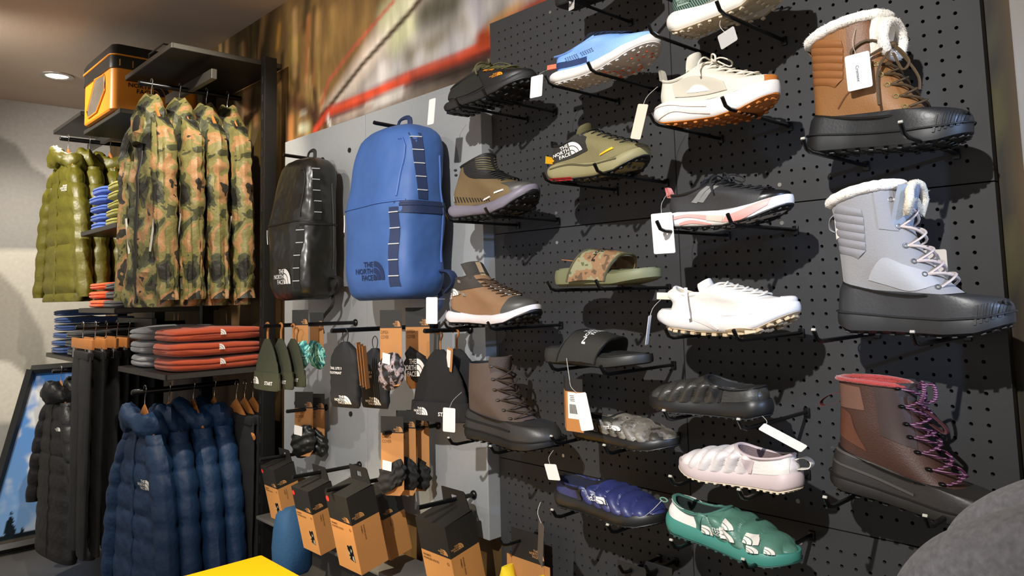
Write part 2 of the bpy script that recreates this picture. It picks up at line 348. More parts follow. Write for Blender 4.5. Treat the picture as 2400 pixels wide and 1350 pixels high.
scr = G(); scr.disc((0, -.0015, 0), .0042, 12, 1, .003)
for (ci, ri) in sorted(names):
    loc = (peg_x(-1.5 + 24 * ci), 0, peg_z(-25.5 + 24 * ri))
    if first is None:
        first = pg.obj('pegboard_panel', m_peg, None, smooth=False); first.location = loc; bko = bk.obj('backing', mat('peg_backing', '#0c0c0c', .9), first, smooth=False); o = first
    else:
        o = first.copy(); COL.objects.link(o); o.location = loc; b2 = bko.copy(); COL.objects.link(b2); b2.parent = o
    tag(o, lab[(ci, ri)], 'pegboard', 'square black pegboard panels on the wall')
    if ci == 0 and ri == 0: sm = scr.obj('screw', mat('zinc_screw', '#a8a7a2', .35, .8), o); sm.location = (9.5 * Sp, 0, -1.5 * Sp); scr_me = sm.data
    else: sm = bpy.data.objects.new('screw', scr_me); COL.objects.link(sm); sm.parent = o; sm.location = (9.5 * Sp, 0, -1.5 * Sp)
    sm = bpy.data.objects.new('screw', scr_me); COL.objects.link(sm); sm.parent = o; sm.location = (9.5 * Sp, 0, -22.5 * Sp)
# ------------------------------------------------------------------ grey display board
m_board = mat('grey_laminate', '#8e9091', .6, var=.05, vscale=40, bump=.15, bscale=90)
BY = -.04; bx0, bx1, bz0, bz1 = -1.222, -.0395, .787, 2.059
t = thing('display_board', 'pale grey two-panel display board behind the backpacks', 'display board', ((bx0 + bx1) / 2, BY, bz0)); sx = at(856, 300, 1, BY).x; cx = (bx0 + bx1) / 2
for a, b in ((bx0, sx - .001), (sx + .001, bx1)):
    g = G(); g.box(((a + b) / 2 - cx, .033, (bz1 - bz0) / 2), (b - a, .066, bz1 - bz0), bev=.002); g.obj('panel', m_board, t, smooth=False)
for u, v in ((820, 352), (694, 945), (823, 970), (901, 985), (1077, 507)):
    p = at(u, v, 1, BY); g = G(); g.disc((p.x - cx, -.004, p.z - bz0), .0085, 14, 1, .012); g.obj('hook_socket', mat('black_plastic', '#121212', .4), t)
# ------------------------------------------------------------------ shelving rack at the far end of the wall
m_blk = mat('black_powdercoat', '#121110', .5, bump=.1, bscale=300, spec=.35); m_edge = mat('steel_edge', '#4d4b46', .4, .6)
t = thing('wall_rack', 'black steel wall rack with posts, shelves and hanging arms in the corner', 'shelving', (-2.25, 0, 0)); ox = -2.25
for x in (-1.318, -1.938, -2.575, -3.20):
    g = G(); g.box((x - ox, -.064, 1.21), (.035, .052, 2.42), bev=.002)
    g.obj('post', m_blk, t, smooth=False)
    g = G()
    for k in range(26): g.box((x - ox, -.0905, .45 + k * .075), (.008, .002, .028))
    g.obj('post_slots', mat('slot_black', '#050505', .9), t, smooth=False, kind='stuff')
def shelf(x0, x1, z, y0=-.44, th=.022):
    g = G(); g.box(((x0 + x1) / 2 - ox, (y0 + .0) / 2, z + th / 2), (x1 - x0, -y0, th), bev=.002); g.obj('shelf', m_blk, t, smooth=False)
    g = G(); g.box((x1 - ox + .0008, (y0) / 2, z + th / 2), (.0016, -y0 - .01, th - .004)); g.box(((x0 + x1) / 2 - ox, y0 - .0008, z + th / 2), (x1 - x0 - .01, .0016, th - .004)); g.obj('shelf_edge', m_edge, t, smooth=False)
for a in ((-1.90, -1.335, 2.39), (-1.90, -1.335, 1.157), (-2.545, -1.965, 2.262), (-2.545, -1.965, 1.762), (-2.545, -1.965, 1.395), (-3.18, -2.61, 2.375), (-3.18, -2.61, 1.157)): shelf(*a)
def rail(x, z, y0=-.47, beam=None):
    g = G(); g.tube([(x - ox, y0, z), (x - ox, y0 + .004, z), (x - ox, -.05, z)], [.008, .0115, .0115], 10); g.obj('hang_rail', mat('rail_black', '#17171a', .25, .6), t)
    if beam:
        g = G(); g.box((x - ox, -.27, z + .012), (beam, .022, .04), bev=.002); g.obj('cross_beam', m_edge, t, smooth=False)
rail(-1.62, 2.315, beam=.52); rail(-1.62, 1.095); rail(-2.89, 2.30, beam=.5); rail(-2.89, 1.10); rail(-2.25, 1.335, y0=-.52, beam=.5)
g = G(); g.tube([(-1.72 - ox, -.40, 2.412), (-1.72 - ox, -.40, 2.47), (-1.55 - ox, -.40, 2.47), (-1.55 - ox, -.20, 2.47)], .004, 6); g.obj('wire_stop', m_edge, t)
# ================================================================== footwear builders
# local frame of a shoe: x heel -> toe, z up, y<0 faces the room when the toe points right
def foot_w(c):
    u = (c + 1) / 2; b = np.interp(u, [0, .1, .32, .5, .68, .78, 1], [.66, .69, .65, .76, .98, 1, 1])
    if u < .12: b *= math.sqrt(max(0, 1 - ((.12 - u) / .12) ** 2))
    if u > .72: b *= max(0, 1 - ((u - .72) / .28) ** 2.3) ** .55
    return float(b)
class Upper:
    def __init__(s, keys, nth=72, nt=28, dip=0., dipn=.35, disp=None, egg=.14, base=None):
        s.base = base; s.k = keys; s.dip = dip; s.dipn = dipn; s.egg = egg; s.nth = nth; s.nt = nt
        th = [2 * math.pi * j / nth for j in range(nth)]; ts = [i / (nt - 1) for i in range(nt)]
        A = np.array([[s.P(a, t) for a in th] for t in ts])
        if disp:
            du = np.roll(A, -1, 1) - np.roll(A, 1, 1); dv = np.gradient(A, axis=0); n = np.cross(du, dv); n /= np.linalg.norm(n, axis=2, keepdims=True) + 1e-9
            for i, t in enumerate(ts):
                for j, a in enumerate(th): A[i, j] += n[i, j] * disp(a, t, A[i, j])
        s.A = A; s.g = G().grid([[tuple(p) for p in r] for r in A], wrapv=True)
    def P(s, a, t):
        bx, bz, fx, fz, w, ft = cr(s.k, t); c = math.cos(a); q = math.sin(a)
        e = abs(q) ** .85 * (1 + s.egg * c); y = math.copysign(w * (foot_w(c) * ft + e * (1 - ft)), q)
        z = (bz + fz) / 2 + c * (fz - bz) / 2
        if s.dip: z -= s.dip * max(0, (t - 1 + s.dipn) / s.dipn) ** 1.5 * q * q
        x = (bx + fx) / 2 + c * (fx - bx) / 2
        if s.base and t < .55: k0 = s.k[0]; z += (interp(x, s.base) - .007 - (k0[1] + (k0[3] - k0[1]) * (x - k0[0]) / (k0[2] - k0[0]))) * (1 - t / .55)
        return np.array((x, y, z))
    def S(s, a, t, off=0.):
        p = s.P(a, t); e = .01
        n = np.cross(s.P(a + e, t) - s.P(a - e, t), s.P(a, min(1, t + e)) - s.P(a, max(0, t - e))); n /= np.linalg.norm(n) + 1e-9
        return Vector(p + n * off)
    def rim(s, r=.004, n=6, t=1., off=-.001, wob=0):
        pts = [s.S(2 * math.pi * k / 64, t, off) for k in range(64)]
        rr = [r * (1 + wob * random.uniform(-1, 1)) for _ in pts]
        return G().tube(pts, rr, n, closed=True)
    def lining(s, depth=.05, inset=.004):
        L = []; top = s.A[-1]; c = top.mean(0)
        for d, k in ((0, 0), (.0, 1), (.3, 1.2), (1, 1.6)):
            L.append([tuple(np.array(p) + (c - p) * (inset * k / max(.02, np.linalg.norm(c - p))) - np.array((0, 0, depth * d))) for p in top])
        return G().loft(L, cap0=False)
    def band(s, a0, a1, t0, t1, off=.0012, n=24, m=8, t0f=None, t1f=None):
        """raised overlay between two angles and two heights (t0f/t1f bend its edges)"""
        P = []
        for i in range(n + 1):
            f = i / n; a = a0 + (a1 - a0) * f; ta = t0f(f) if t0f else t0; tb = t1f(f) if t1f else t1
            P.append([s.S(a, ta, -.001)] + [s.S(a, ta + (tb - ta) * j / m, off) for j in range(m + 1)] + [s.S(a, tb, -.001)])
        P = [[s.S(a0, (t0f(0) if t0f else t0) + ((t1f(0) if t1f else t1) - (t0f(0) if t0f else t0)) * min(max((j - 1) / m, 0), 1), -.001) for j in range(m + 3)]] + P + [[s.S(a1, (t0f(1) if t0f else t0) + ((t1f(1) if t1f else t1) - (t0f(1) if t0f else t0)) * min(max((j - 1) / m, 0), 1), -.001) for j in range(m + 3)]]
        return G().grid(P)
    def laces(s, ts, ang, r=.0024, bars=False, off=.0025, lift=.004):
        g = G()
        for i in range(len(ts) - (0 if bars else 1)):
            a = ang(i) if callable(ang) else ang; b = ang(min(i + 1, len(ts) - 1)) if callable(ang) else ang
            if bars: g.tube(smooth_path([s.S(-a, ts[i], off * .3), s.S(-a * .6, ts[i], off + lift * .6), s.S(0, ts[i], off + lift), s.S(a * .6, ts[i], off + lift * .6), s.S(a, ts[i], off * .3)], 11), r, 6, .75)
            else:
                for sg in (1, -1): g.tube(smooth_path([s.S(-a * sg, ts[i], off * .3), s.S(-a * .55 * sg, ts[i] * .8 + ts[i + 1] * .2, off + lift * .7), s.S(0, (ts[i] + ts[i + 1]) / 2, off + lift + .002 * sg), s.S(b * .55 * sg, ts[i] * .2 + ts[i + 1] * .8, off + lift * .7), s.S(b * sg, ts[i + 1], off * .3)], 11), r, 6, .75)
        return g
def sole_geo(x0, x1, top, bot, w, bulge=.004, rows=7, n=80, tread=0., wfun=None, toe_in=0.):
    """closed sole: top/bot are height tables over x, outline is a foot plan"""
    L = []
    for i in range(rows + 1):
        v = i / rows; row = []
        for k in range(n):
            a = 2 * math.pi * k / n; c = math.cos(a); fw = foot_w(c); q = math.sin(a)
            b = bulge * math.sin(math.pi * v) ** .7 * (1 - .75 * max(0, c) ** 2) - (.006 if v == 0 else 0); x = (x0 + x1) / 2 + c * ((x1 - x0) / 2 + b); y = math.copysign(w * fw + b * min(1, fw * 1.6), q) if abs(q) > 1e-6 else 0
            xc = min(max(x, x0), x1); zb = interp(xc, bot); zt = interp(xc, top); row.append((x, y, zb + (zt - zb) * v))
        L.append(row)
    return G().loft(L)
def lug_geo(x0, x1, bot, w, n=26, size=(.011, .013, .007), inner=True, skip=None):
    g = G()
    for k in range(n):
        a = 2 * math.pi * (k + .5) / n; c = math.cos(a); x = (x0 + x1) / 2 + c * (x1 - x0) / 2 * .96; y = math.copysign(w * foot_w(c) * .93, math.sin(a)); z = interp(x, bot)
        if skip and skip[0] < x < skip[1]: continue
        z2 = interp(x + .01, bot); g.box((x, y, z - size[2] * .25), size, rot=(0, -math.atan2(z2 - z, .01), random.uniform(-.3, .3)), bev=.0012)
    if inner:
        for i in range(9):
            x = x0 + (x1 - x0) * (.08 + .1 * i)
            if skip and skip[0] < x < skip[1]: continue
            for y in (-.4, 0, .4): g.box((x, y * w, interp(x, bot) - size[2] * .2), (size[0], size[1], size[2] * .8), rot=(0, -math.atan2(interp(x + .01, bot) - interp(x, bot), .01), .5), bev=.001)
    return g
def strip_on(bvh, top, bot, n=18, m=5, off=.0012, side=-1, smoothp=True, puff=0.):
    """overlay between two side-view lines, pressed on the shoe from one side"""
    T = smooth_path(top, n) if smoothp and len(top) > 2 else [tuple(np.array(top[0]) + (np.array(top[-1]) - np.array(top[0])) * i / (n - 1)) for i in range(n)] if len(top) == 2 else smooth_path(top, n)
    Bm = smooth_path(bot, n) if smoothp and len(bot) > 2 else [tuple(np.array(bot[0]) + (np.array(bot[-1]) - np.array(bot[0])) * i / (n - 1)) for i in range(n)] if len(bot) == 2 else smooth_path(bot, n)
    d = Vector((0, -side, 0)); P = []; last = .03
    def hit(x, z, o):
        nonlocal last
        h = bvh.ray_cast(Vector((x, side * .3, z)), d)
        if h[0] is not None: last = abs(h[0].y); return (x, h[0].y + side * o, z)
        return (x, side * (last + o), z)
    for i in range(n):
        a, b = T[i], Bm[i]; row = [hit(a[0], a[1], -.001)]
        for j in range(m + 1):
            f = j / m; row.append(hit(a[0] + (b[0] - a[0]) * f, a[1] + (b[1] - a[1]) * f, off + puff * math.sin(math.pi * f)))
        row.append(hit(b[0], b[1], -.001)); P.append(row)
    P = [[(x, y - side * (off + .001), z) for x, y, z in P[0]]] + P + [[(x, y - side * (off + .001), z) for x, y, z in P[-1]]]
    return G().grid(P)
m_white = mat('paper_white', '#e6e3de', .6); m_thread = mat('clear_thread', '#b9b4aa', .4)
def price_tag(root, c, w, h, rz=0, ry=0, anchor=None, m=None, name='price_tag', bend=0.):
    """card hanging near c (its top middle), turned rz about z and ry in its own plane, with a thread to anchor"""
    M = Matrix.Translation(c) @ Euler((0, ry, rz), 'ZYX').to_matrix().to_4x4(); g = G(); n = 6; o = []
    for k in range(4):
        cx, cz = [(w / 2 - .004, -.004), (-w / 2 + .004, -.004), (-w / 2 + .004, -h + .004), (w / 2 - .004, -h + .004)][k]
        for j in range(n): a = math.pi / 2 * (k + j / (n - 1)); o.append((cx + .004 * math.cos(a), cz + .004 * math.sin(a)))
    g.loft([[(x, -.0004, z) for x, z in o], [(x, .0004, z) for x, z in o]]).xf(M); p = g.obj(name, m or m_white, root, smooth=False)
    if anchor is not None:
        e = M @ Vector((0, 0, -.006)); a = Vector(anchor); mid = (a + e) / 2 + Vector((-.006, -.004, 0)); q = G().tube(smooth_path([a, mid, e], 8), .0006, 5); q.obj('tag_thread', m_thread, p)
    return p
HOOKS = []
def hook(x, z, label, flat=False, L=.24, y0=0., name='display_hook', bright=False):
    t = thing(name, label, 'hook', (x, y0, z), group='hooks carrying the shoes'); g = G(); m = mat('black_hook', '#0f0f10', .3, .4, spec=.6)
    g.tube([(0, .012, .0), (0, -L + .014, 0), (0, -L, .004), (0, -L - .010, .018)], .0037, 8); g.obj('rod', m, t)
    g = G(); g.box((0, -.003, -.001), (.012, .006, .018), bev=.002); g.obj('base_plate', m, t)
    if bright:
        g = G(); g.box((0, -L - .0105, .0190), (.0062, .003, .004), rot=(-.6, 0, 0)); g.obj('tip_cap', mat('pale_tip', '#b5b2a8', .4), t)
    return t
def shoe_thing(name, label, cat, loc, rz=0, pitch=0, sc=1., hooks=None, short='', rx=0):
    t = thing(name, label, cat, loc, (rx, -pitch, rz)); t.scale = (sc, sc, sc)
    return t
m_lin_blk = mat('black_lining', '#141414', .85, bump=.3, bscale=500)
def low_shoe(t, p):
    """sneaker from a spec: returns its surfaces for extra parts"""
    L = p['L']; w = p.get('w', .046); top = p['top']; bot = p['bot']; zh = interp(0, top); zt = interp(L, top); cb = p['cb']; cf = p['cf']; v = p['vamp']
    ks = [(.010, zh - .006, L - .004, zt - .006, w * .99, 1.), (p.get('hx', .004), zh + (cb[1] - zh) * .3, L - .006, v[0][1], w * .985, .96), (.004, zh + (cb[1] - zh) * .55, v[1][0], v[1][1], w * .92, .7), (.005, zh + (cb[1] - zh) * .78, v[2][0], v[2][1], w * .80, .35), (cb[0], cb[1], cf[0], cf[1], p.get('cw', .031), .0)]
    disp = p.get('disp'); U = Upper(ks, dip=p.get('dip', .012), disp=disp, base=top); U.g.obj('upper', p['um'], t)
    r = U.rim(p.get('rim', .0042)); r.obj('collar', p.get('cm', p['um']), t); U.lining(p.get('ldepth', .05)).obj('lining', p.get('lm', m_lin_blk), t)
    sg = sole_geo(-p.get('flare', .004), L + .003, top, bot, w * 1.02, p.get('bulge', .005)); sg.obj('midsole', p['mm'], t)
    ob = [(x, z - .001) for x, z in bot]; og = sole_geo(-.002, L + .004, [(x, z + p.get('oh', .007)) for x, z in bot], ob, w * 1.02, .002, rows=3)
    if p.get('lugs', True):
        lg = lug_geo(0, L, ob, w, p.get('nl', 28), p.get('ls', (.009, .010, .006)), skip=p.get('skip')); og.add(lg.v, lg.f)
    og.obj('outsole', p['om'], t); b = bvh_of(U.g, sg)
    if p.get('tongue'):
        x1, z1, wd, th = p['tongue']; x0, z0 = cf; P = []
        for i in range(9):
            f = i / 8; row = []
            for j in range(13):
                q = (j / 12 - .5) * 2; ww = wd * (1 - .25 * f ** 3); row.append((x0 - .02 + (x1 - x0 + .02) * f - .010 * q * q, q * ww, z0 - .015 + (z1 - z0 + .015) * f - .006 * q * q - (.006 * q * q * f)))
            P.append(row)
        Q = [[(x - th, y * .92, z - th * .5) for x, y, z in r_] for r_ in P]; g = G(); loops = [P[i] + Q[i][::-1] for i in range(9)]; g.loft(loops); g.obj('tongue', p.get('tm', p['um']), t)
    if p.get('lace'):
        n, t0, t1, ang = p['lace']; ts = [t0 + (t1 - t0) * i / (n - 1) for i in range(n)]; lg = U.laces(ts, ang, p.get('lr', .0024), p.get('bars', False), lift=p.get('lift', .004)); lo = lg.obj('laces', p['lacem'], t)
        if p.get('bow'):
            top_ = U.S(0, t1, .008); g = G()
            for sgn in (-1, 1):
                g.tube(smooth_path([top_, top_ + Vector((.012, sgn * .018, .012)), top_ + Vector((.03, sgn * .034, .002)), top_ + Vector((.028, sgn * .030, -.012)), top_ + Vector((.008, sgn * .012, .002))], 14), .0022, 6)
                g.tube(smooth_path([top_, top_ + Vector((.0, sgn * .03, .004)), top_ + Vector((-.004, sgn * .046, -.016)), top_ + Vector((.004, sgn * .05, -.05))], 12), .0022, 6)
            g.ball(top_, (.005, .005, .004)); g.obj('bow', p['lacem'], t)
    if p.get('throat'):
        a, t0, t1, mt = p['throat']; U.band(-a, a, t0, t1, .0012, 16, 10).obj('throat', mt, t)
    return U, b
def logo_on(t, b, x, z, size, m, side=-1, tilt=0, kind='full', off=.0016, name='logo'):
    c, s_ = math.cos(tilt), math.sin(tilt); d = Vector((0, -side, 0)); u = Vector((c, 0, s_)) * (1 if side < 0 else -1); v = Vector((-s_ if side < 0 else s_, 0, c))
    g = decal(logo_geo(kind), (x, 0, z), u, v, size, off, b, d)
    if side > 0: pass
    return g.obj(name, m, t, smooth=False)
def text_on(t, b, s, x, z, size, m, side=-1, tilt=0, off=.0016, align='LEFT', name='lettering'):
    c, s_ = math.cos(tilt), math.sin(tilt); d = Vector((0, -side, 0)); u = Vector((c, 0, s_)) * (1 if side < 0 else -1); v = Vector((-s_ if side < 0 else s_, 0, c))
    return decal(text_geo(s, 1, align), (x, 0, z), u, v, size, off, b, d).obj(name, m, t, smooth=False)
def loop_tab(t, base, r=.011, h=.02, wd=.010, m=None, tiltx=-.3, name='pull_loop'):
    """fabric pull loop rising from base at the heel"""
    P = []
    for k in range(17):
        a = math.pi * (k / 16) * 1.0; P.append((base[0] + tiltx * h * math.sin(a) - r * .35 * math.cos(a) - r * .2, base[1], base[2] + h * math.sin(a) ** .8))
    g = G(); g.grid([[(x, y - wd / 2, z) for x, y, z in P], [(x, y + wd / 2, z) for x, y, z in P]]); Q = [(x + .0018 * (1 if i > 8 else -1), y, z + .0012) for i, (x, y, z) in enumerate(P)]
    g.grid([[(x, y + wd / 2, z) for x, y, z in Q], [(x, y - wd / 2, z) for x, y, z in Q]]); g.obj(name, m, t)

def loop_ring(t, pts, m, wd=.012, name='pull_loop'):
    '''webbing loop: flat band bent through side-view points'''
    P = smooth_path(pts, 18); g = G(); g.grid([[(x, -wd / 2, z) for x, z in P], [(x, wd / 2, z) for x, z in P]]); c = np.mean(np.array(P), 0); Q = [(x + (c[0] - x) * .14, z + (c[1] - z) * .14) for x, z in P]
    g.grid([[(x, wd / 2, z) for x, z in Q], [(x, -wd / 2, z) for x, z in Q]])
    for y in (-wd / 2, wd / 2): g.grid([[(x, y, z) for x, z in P], [(x, y, z) for x, z in Q]])
    g.obj(name, m, t)
# ================================================================== footwear on the wall
# placement: x, y, z of the heel on its hooks and size factor
PL = {
'black_hiker': (-0.0115, -0.165, 1.918, 1.0545, 0.6321),
'blue_runner': (0.3783, -0.165, 1.9035, 0.9468, 0.5837),
'green_trail': (0.6944, -0.165, 1.9401, 0.8394, 1.0),
'top_black': (0.3905, -0.165, 2.0856, 0.7724, 0.9826),
'cream': (0.6522, -0.165, 1.767, 0.8503, 0.86),
'olive': (0.3554, -0.165, 1.6911, 0.8897, 0.778),
'pink': (0.6646, -0.165, 1.5617, 0.8537, 0.7004),
'white': (0.6515, -0.165, 1.3636, 0.8581, 0.7812),
'mid_black': (0.0024, -0.165, 1.6339, 0.969, 0.7927),
'mid_tan': (-0.0165, -0.165, 1.3685, 1.0195, 0.699),
'winter_brown': (0.0426, -0.165, 1.0882, 0.9948, 0.7213),
'camo_slide': (0.3631, -0.165, 1.456, 0.9427, 0.9425),
'black_slide': (0.3252, -0.165, 1.2869, 0.971, 0.875),
'black_slip': (0.853, -0.165, 1.2143, 0.8901, 0.6028),
'camo_slip': (0.4028, -0.165, 1.1339, 0.9134, 0.5058),
'white_slip': (0.9012, -0.165, 1.0988, 0.8383, 0.618),
'navy_slip': (0.3456, -0.165, 0.9839, 0.992, 0.5379),
'green_slip': (0.6356, -0.165, 0.9872, 0.9165, 0.5952),
'boot_tan': (0.9385, -0.13, 1.6685, 0.8435, 0.9636),
'boot_grey': (0.9738, -0.13, 1.3658, 0.8258, 1.0337),
'boot_brown': (0.9422, -0.13, 1.1124, 0.8539, 0.7467),
'blue_pack': (-0.2915, -0.165, 1.4334, 1.0926, 0.9203),
'black_pack': (-0.8409, -0.165, 1.4369, 0.9045, 1.0744),
'gaiter1': (-0.6809, -0.2549999952316284, 1.3932, 0.7177, 1.7874),
'gaiter2': (-0.7407, -0.16500000655651093, 1.3821, 0.6299, 1.9131),
'gaiter3': (-0.161, -0.265, 1.3943, 0.694, 1.8136),
'gaiter4': (-0.2135, -0.14, 1.395, 0.8029, 1.7802),
'gaiter5': (-0.9029, -0.125, 1.1039, 0.9787, 1.5061),
'gaiter6': (-0.9022, -0.07999999821186066, 1.0935, 0.9527, 1.4817),
'gaiter7': (-0.2477, -0.20499999821186066, 1.1012, 0.866, 1.3778),
'gaiter8': (-0.2534, -0.1550000011920929, 1.109, 0.7511, 1.7341),
'gaiter9': (-0.2667, -0.10499999672174454, 1.1029, 0.8903, 1.4235),
'olive_beanie0': (-0.7217, -0.3449999988079071, 1.3592, 0.8796, 1.0),
'olive_beanie1': (-0.6926, -0.3149999976158142, 1.3573, 0.8532, 1.0),
'olive_beanie2': (-0.6704, -0.2849999964237213, 1.3542, 0.8126, 1.0),
'black_beanie0': (-0.101, -0.15, 1.3343, 0.8226, 1.0),
'black_beanie1': (-0.1, -0.095, 1.3366, 0.9279, 1.0),
'pouch1': (-0.2563, -0.345, 1.3549, 0.8562, 1.0),
'pouch2': (-0.2839, -0.235, 1.3281, 0.8182, 1.0),
'box1': (-0.9312, -0.2150000035762787, 0.9128, 0.7815, 1.0),
'box2': (-0.6786, -0.22499999403953552, 0.8934, 0.8627, 1.0),
'box3': (-0.3544, -0.2849999964237213, 0.9495, 0.9245, 1.0),
'box4': (-0.4221, -0.14000000059604645, 0.9029, 0.8114, 1.0),
'box5': (-0.0973, -0.1550000011920929, 0.9029, 1.0102, 1.0)}
def put(key, name, label, cat, rz=0, pitch=0, rx=0):
    x, y, z, s = PL[key][:4]; t = shoe_thing(name, label, cat, (x, y, z), rz, pitch, s, rx=rx); t.scale.z *= PL[key][4] if len(PL[key]) > 4 else 1; t['key'] = key; return t
def hooks_under(key, short, fx=(.045, .16), L=None, flip=False, bright=False, dz=(0, 0)):
    x, y, z, s = PL[key][:4]; words = ('left', 'right'); ln = L or .24
    for i, f in enumerate(fx):
        xx = at(f, 600, 1, -.25).x
        for _ in range(3):
            d = Vector((xx, -.25, z)) - CAM; v = PY + FPX * d.dot(_r1) / d.dot(_r2); xx = at(f, v, 1, -.25).x
        hook(xx, z - .0075 + dz[i], words[i] + ' hook under the ' + short, L=ln, bright=bright)
blk = mat('black_synthetic', '#19191a', .55, bump=.3, bscale=400); rub = mat('black_rubber', '#161616', .5, bump=.2, bscale=250); olv = mat('olive_mesh', '#4c4a2e', .75, bump=.4, bscale=500); org = mat('orange_accent', '#d98a1c', .5)
# --- black low hiker with olive laces and orange marks
t = put('black_hiker', 'hiking_shoe', 'black low hiking shoe with olive laces and orange logo above the grey board', 'shoe')
top = [(0, .040), (.09, .036), (.2, .036), (.25, .05), (.29, .075)]; bot = [(0, .010), (.03, 0), (.09, .006), (.17, .002), (.22, .008), (.29, .045)]
U, b = low_shoe(t, dict(L=.288, w=.049, top=top, bot=bot, cb=(.008, .098), cf=(.145, .142), vamp=[(.282, .088), (.25, .100), (.20, .118)], um=blk, cm=blk, mm=mat('black_midsole', '#202021', .6), om=rub, oh=.012, nl=30, ls=(.011, .012, .008), tongue=(.130, .162, .03, .006), tm=olv, lace=(6, .52, .98, .62), lacem=mat('olive_lace', '#55522f', .8, bump=.4), lr=.003, bow=True, throat=(.55, .5, 1., olv)))
strip_on(b, [(.03, .088), (.09, .1), (.15, .105)], [(.02, .05), (.09, .045), (.17, .05)], off=.002).obj('side_panel', mat('dark_olive_mesh', '#1d1d18', .7, bump=.4, bscale=400), t)
U.band(-.75, .75, .03, .40, .002).obj('toe_cap', mat('black_tpu', '#161616', .5), t)
logo_on(t, b, .222, .068, .016, org, kind='full', tilt=.1)
for x, z in ((.165, .118), (.186, .112)):
    strip_on(b, [(x, z), (x + .009, z - .002)], [(x, z - .008), (x + .009, z - .010)], 4, 2, .004).obj('lace_keeper', org, t)
text_on(t, b, 'VIBRAM', .022, .084, .008, org)
price_tag(t, (-.002, -.06, .055), .03, .10, rz=-.1, ry=.1, anchor=(.0, -.02, .08))
hooks_under('black_hiker', 'black low hiking shoe', fx=(1066, 1131))
# --- blue runner
blu = mat_ramp('blue_mesh', [(0, '#4f7fc9'), (.45, '#6f9be0'), (.62, '#86aeea')], 6, .65, const=False, bump=.25, bscale=300)
t = put('blue_runner', 'running_shoe', 'sky blue running shoe with thick white sole and navy laces', 'shoe', pitch=.02, rx=-.04)
top = [(0, .060), (.05, .052), (.12, .044), (.2, .048), (.26, .070), (.29, .096)]; bot = [(0, .016), (.03, .004), (.1, .0), (.17, .0), (.22, .012), (.29, .058)]
wf = mat('white_foam', '#dcd9d6', .55)
U, b = low_shoe(t, dict(L=.288, w=.050, top=top, bot=bot, bulge=.009, cb=(-.006, .140), cf=(.140, .172), vamp=[(.280, .112), (.240, .120), (.190, .145)], um=blu, cm=blu, lm=mat('pale_blue_lining', '#9db2d8', .8), mm=wf, om=mat('white_rubber', '#cfc9c6', .5), oh=.006, nl=34, ls=(.008, .009, .0045), tongue=(.128, .188, .03, .006), tm=mat('navy_mesh', '#131b2e', .8), lace=(6, .55, .98, .55), lacem=mat('navy_lace', '#1b2a49', .8), lr=.0026, throat=(.6, .52, 1., mat('navy_mesh', '#131b2e', .8)), dip=.034))
strip_on(b, [(.006, .098), (.06, .084), (.12, .075)], [(.004, .070), (.06, .058), (.12, .052)], off=.001).obj('heel_counter', mat('dark_blue_tpu', '#26375f', .5), t)
g = G()
for i in range(30):
    a = random.uniform(.06, .2); y = random.uniform(-.035, .035); g.box((.10 + a * .85, y, interp(.10 + a * .85, bot) - .007), (.004, .004, .003))
g.obj('tread_studs', mat('orange_stud', '#e2552a', .5), t, kind='stuff')
g = G()
for i in range(6):
    for j in range(4): h = strip_on(b, [(.05 + i * .007 + j * .002, .100 - j * .006), (.054 + i * .007 + j * .002, .101 - j * .006)], [(.05 + i * .007 + j * .002, .0975 - j * .006), (.054 + i * .007 + j * .002, .0985 - j * .006)], 2, 1, .0006); g.add(h.v, h.f)
    for j in range(3): h = strip_on(b, [(.10 + i * .007 + j * .002, .098 - j * .006), (.104 + i * .007 + j * .002, .099 - j * .006)], [(.10 + i * .007 + j * .002, .0955 - j * .006), (.104 + i * .007 + j * .002, .0965 - j * .006)], 2, 1, .0006); g.add(h.v, h.f)
g.obj('vent_perforations', mat('navy_mesh', '#131b2e', .8), t, smooth=False, kind='stuff')
g = G(); g.box((-.006, -.012, .098), (.034, .006, .020), rot=(0, .06, .25), bev=.002); g.obj('heel_pull_tab', mat('coral_webbing', '#f0694a', .7, bump=.4), t)
price_tag(t, (.000, -.075, .034), .036, .088, rz=.1, ry=.06, anchor=(-.006, -.02, .09))
hooks_under('blue_runner', 'blue running shoe', fx=(1278, 1378))
# --- green and white trail shoe at the top edge
t = put('green_trail', 'trail_shoe', 'green ribbed trail shoe with off-white sole cut by the top of the picture', 'shoe')
grn = mat_stripes('green_rib_knit', '#14201c', '#5f7d6d', 60, 0, .7, .4, .6, .5); ofw = mat('offwhite_foam', '#d9d4cc', .6)
U, b = low_shoe(t, dict(L=.288, w=.050, top=[(0, .052), (.05, .048), (.12, .042), (.2, .045), (.29, .09)], bot=[(0, .012), (.03, 0), (.1, .004), (.2, .004), (.29, .052)], bulge=.008, cb=(.002, .105), cf=(.135, .14), vamp=[(.282, .10), (.24, .11), (.19, .12)], um=grn, cm=blk, mm=ofw, om=mat('tan_rubber', '#b3a68f', .6), oh=.008, nl=30, ls=(.008, .009, .0045), tongue=(.115, .16, .03, .006), tm=blk, lace=(6, .5, .98, .6), lacem=blk))
strip_on(b, [(.03, .085), (.062, .088)], [(.034, .058), (.064, .058)], 6, 4, .0022).obj('size_patch', mat('pale_green_patch', '#7f9486', .7), t)
logo_on(t, b, .052, .062, .016, mat('patch_print', '#35473d', .7), off=.003)
price_tag(t, (.150, -.03, -.03), .045, .034, rz=-.1, ry=-.25, anchor=(.14, -.03, .0), m=mat('grey_card', '#a9a7a5', .7))
hooks_under('green_trail', 'green trail shoe', fx=(1520, 1680))
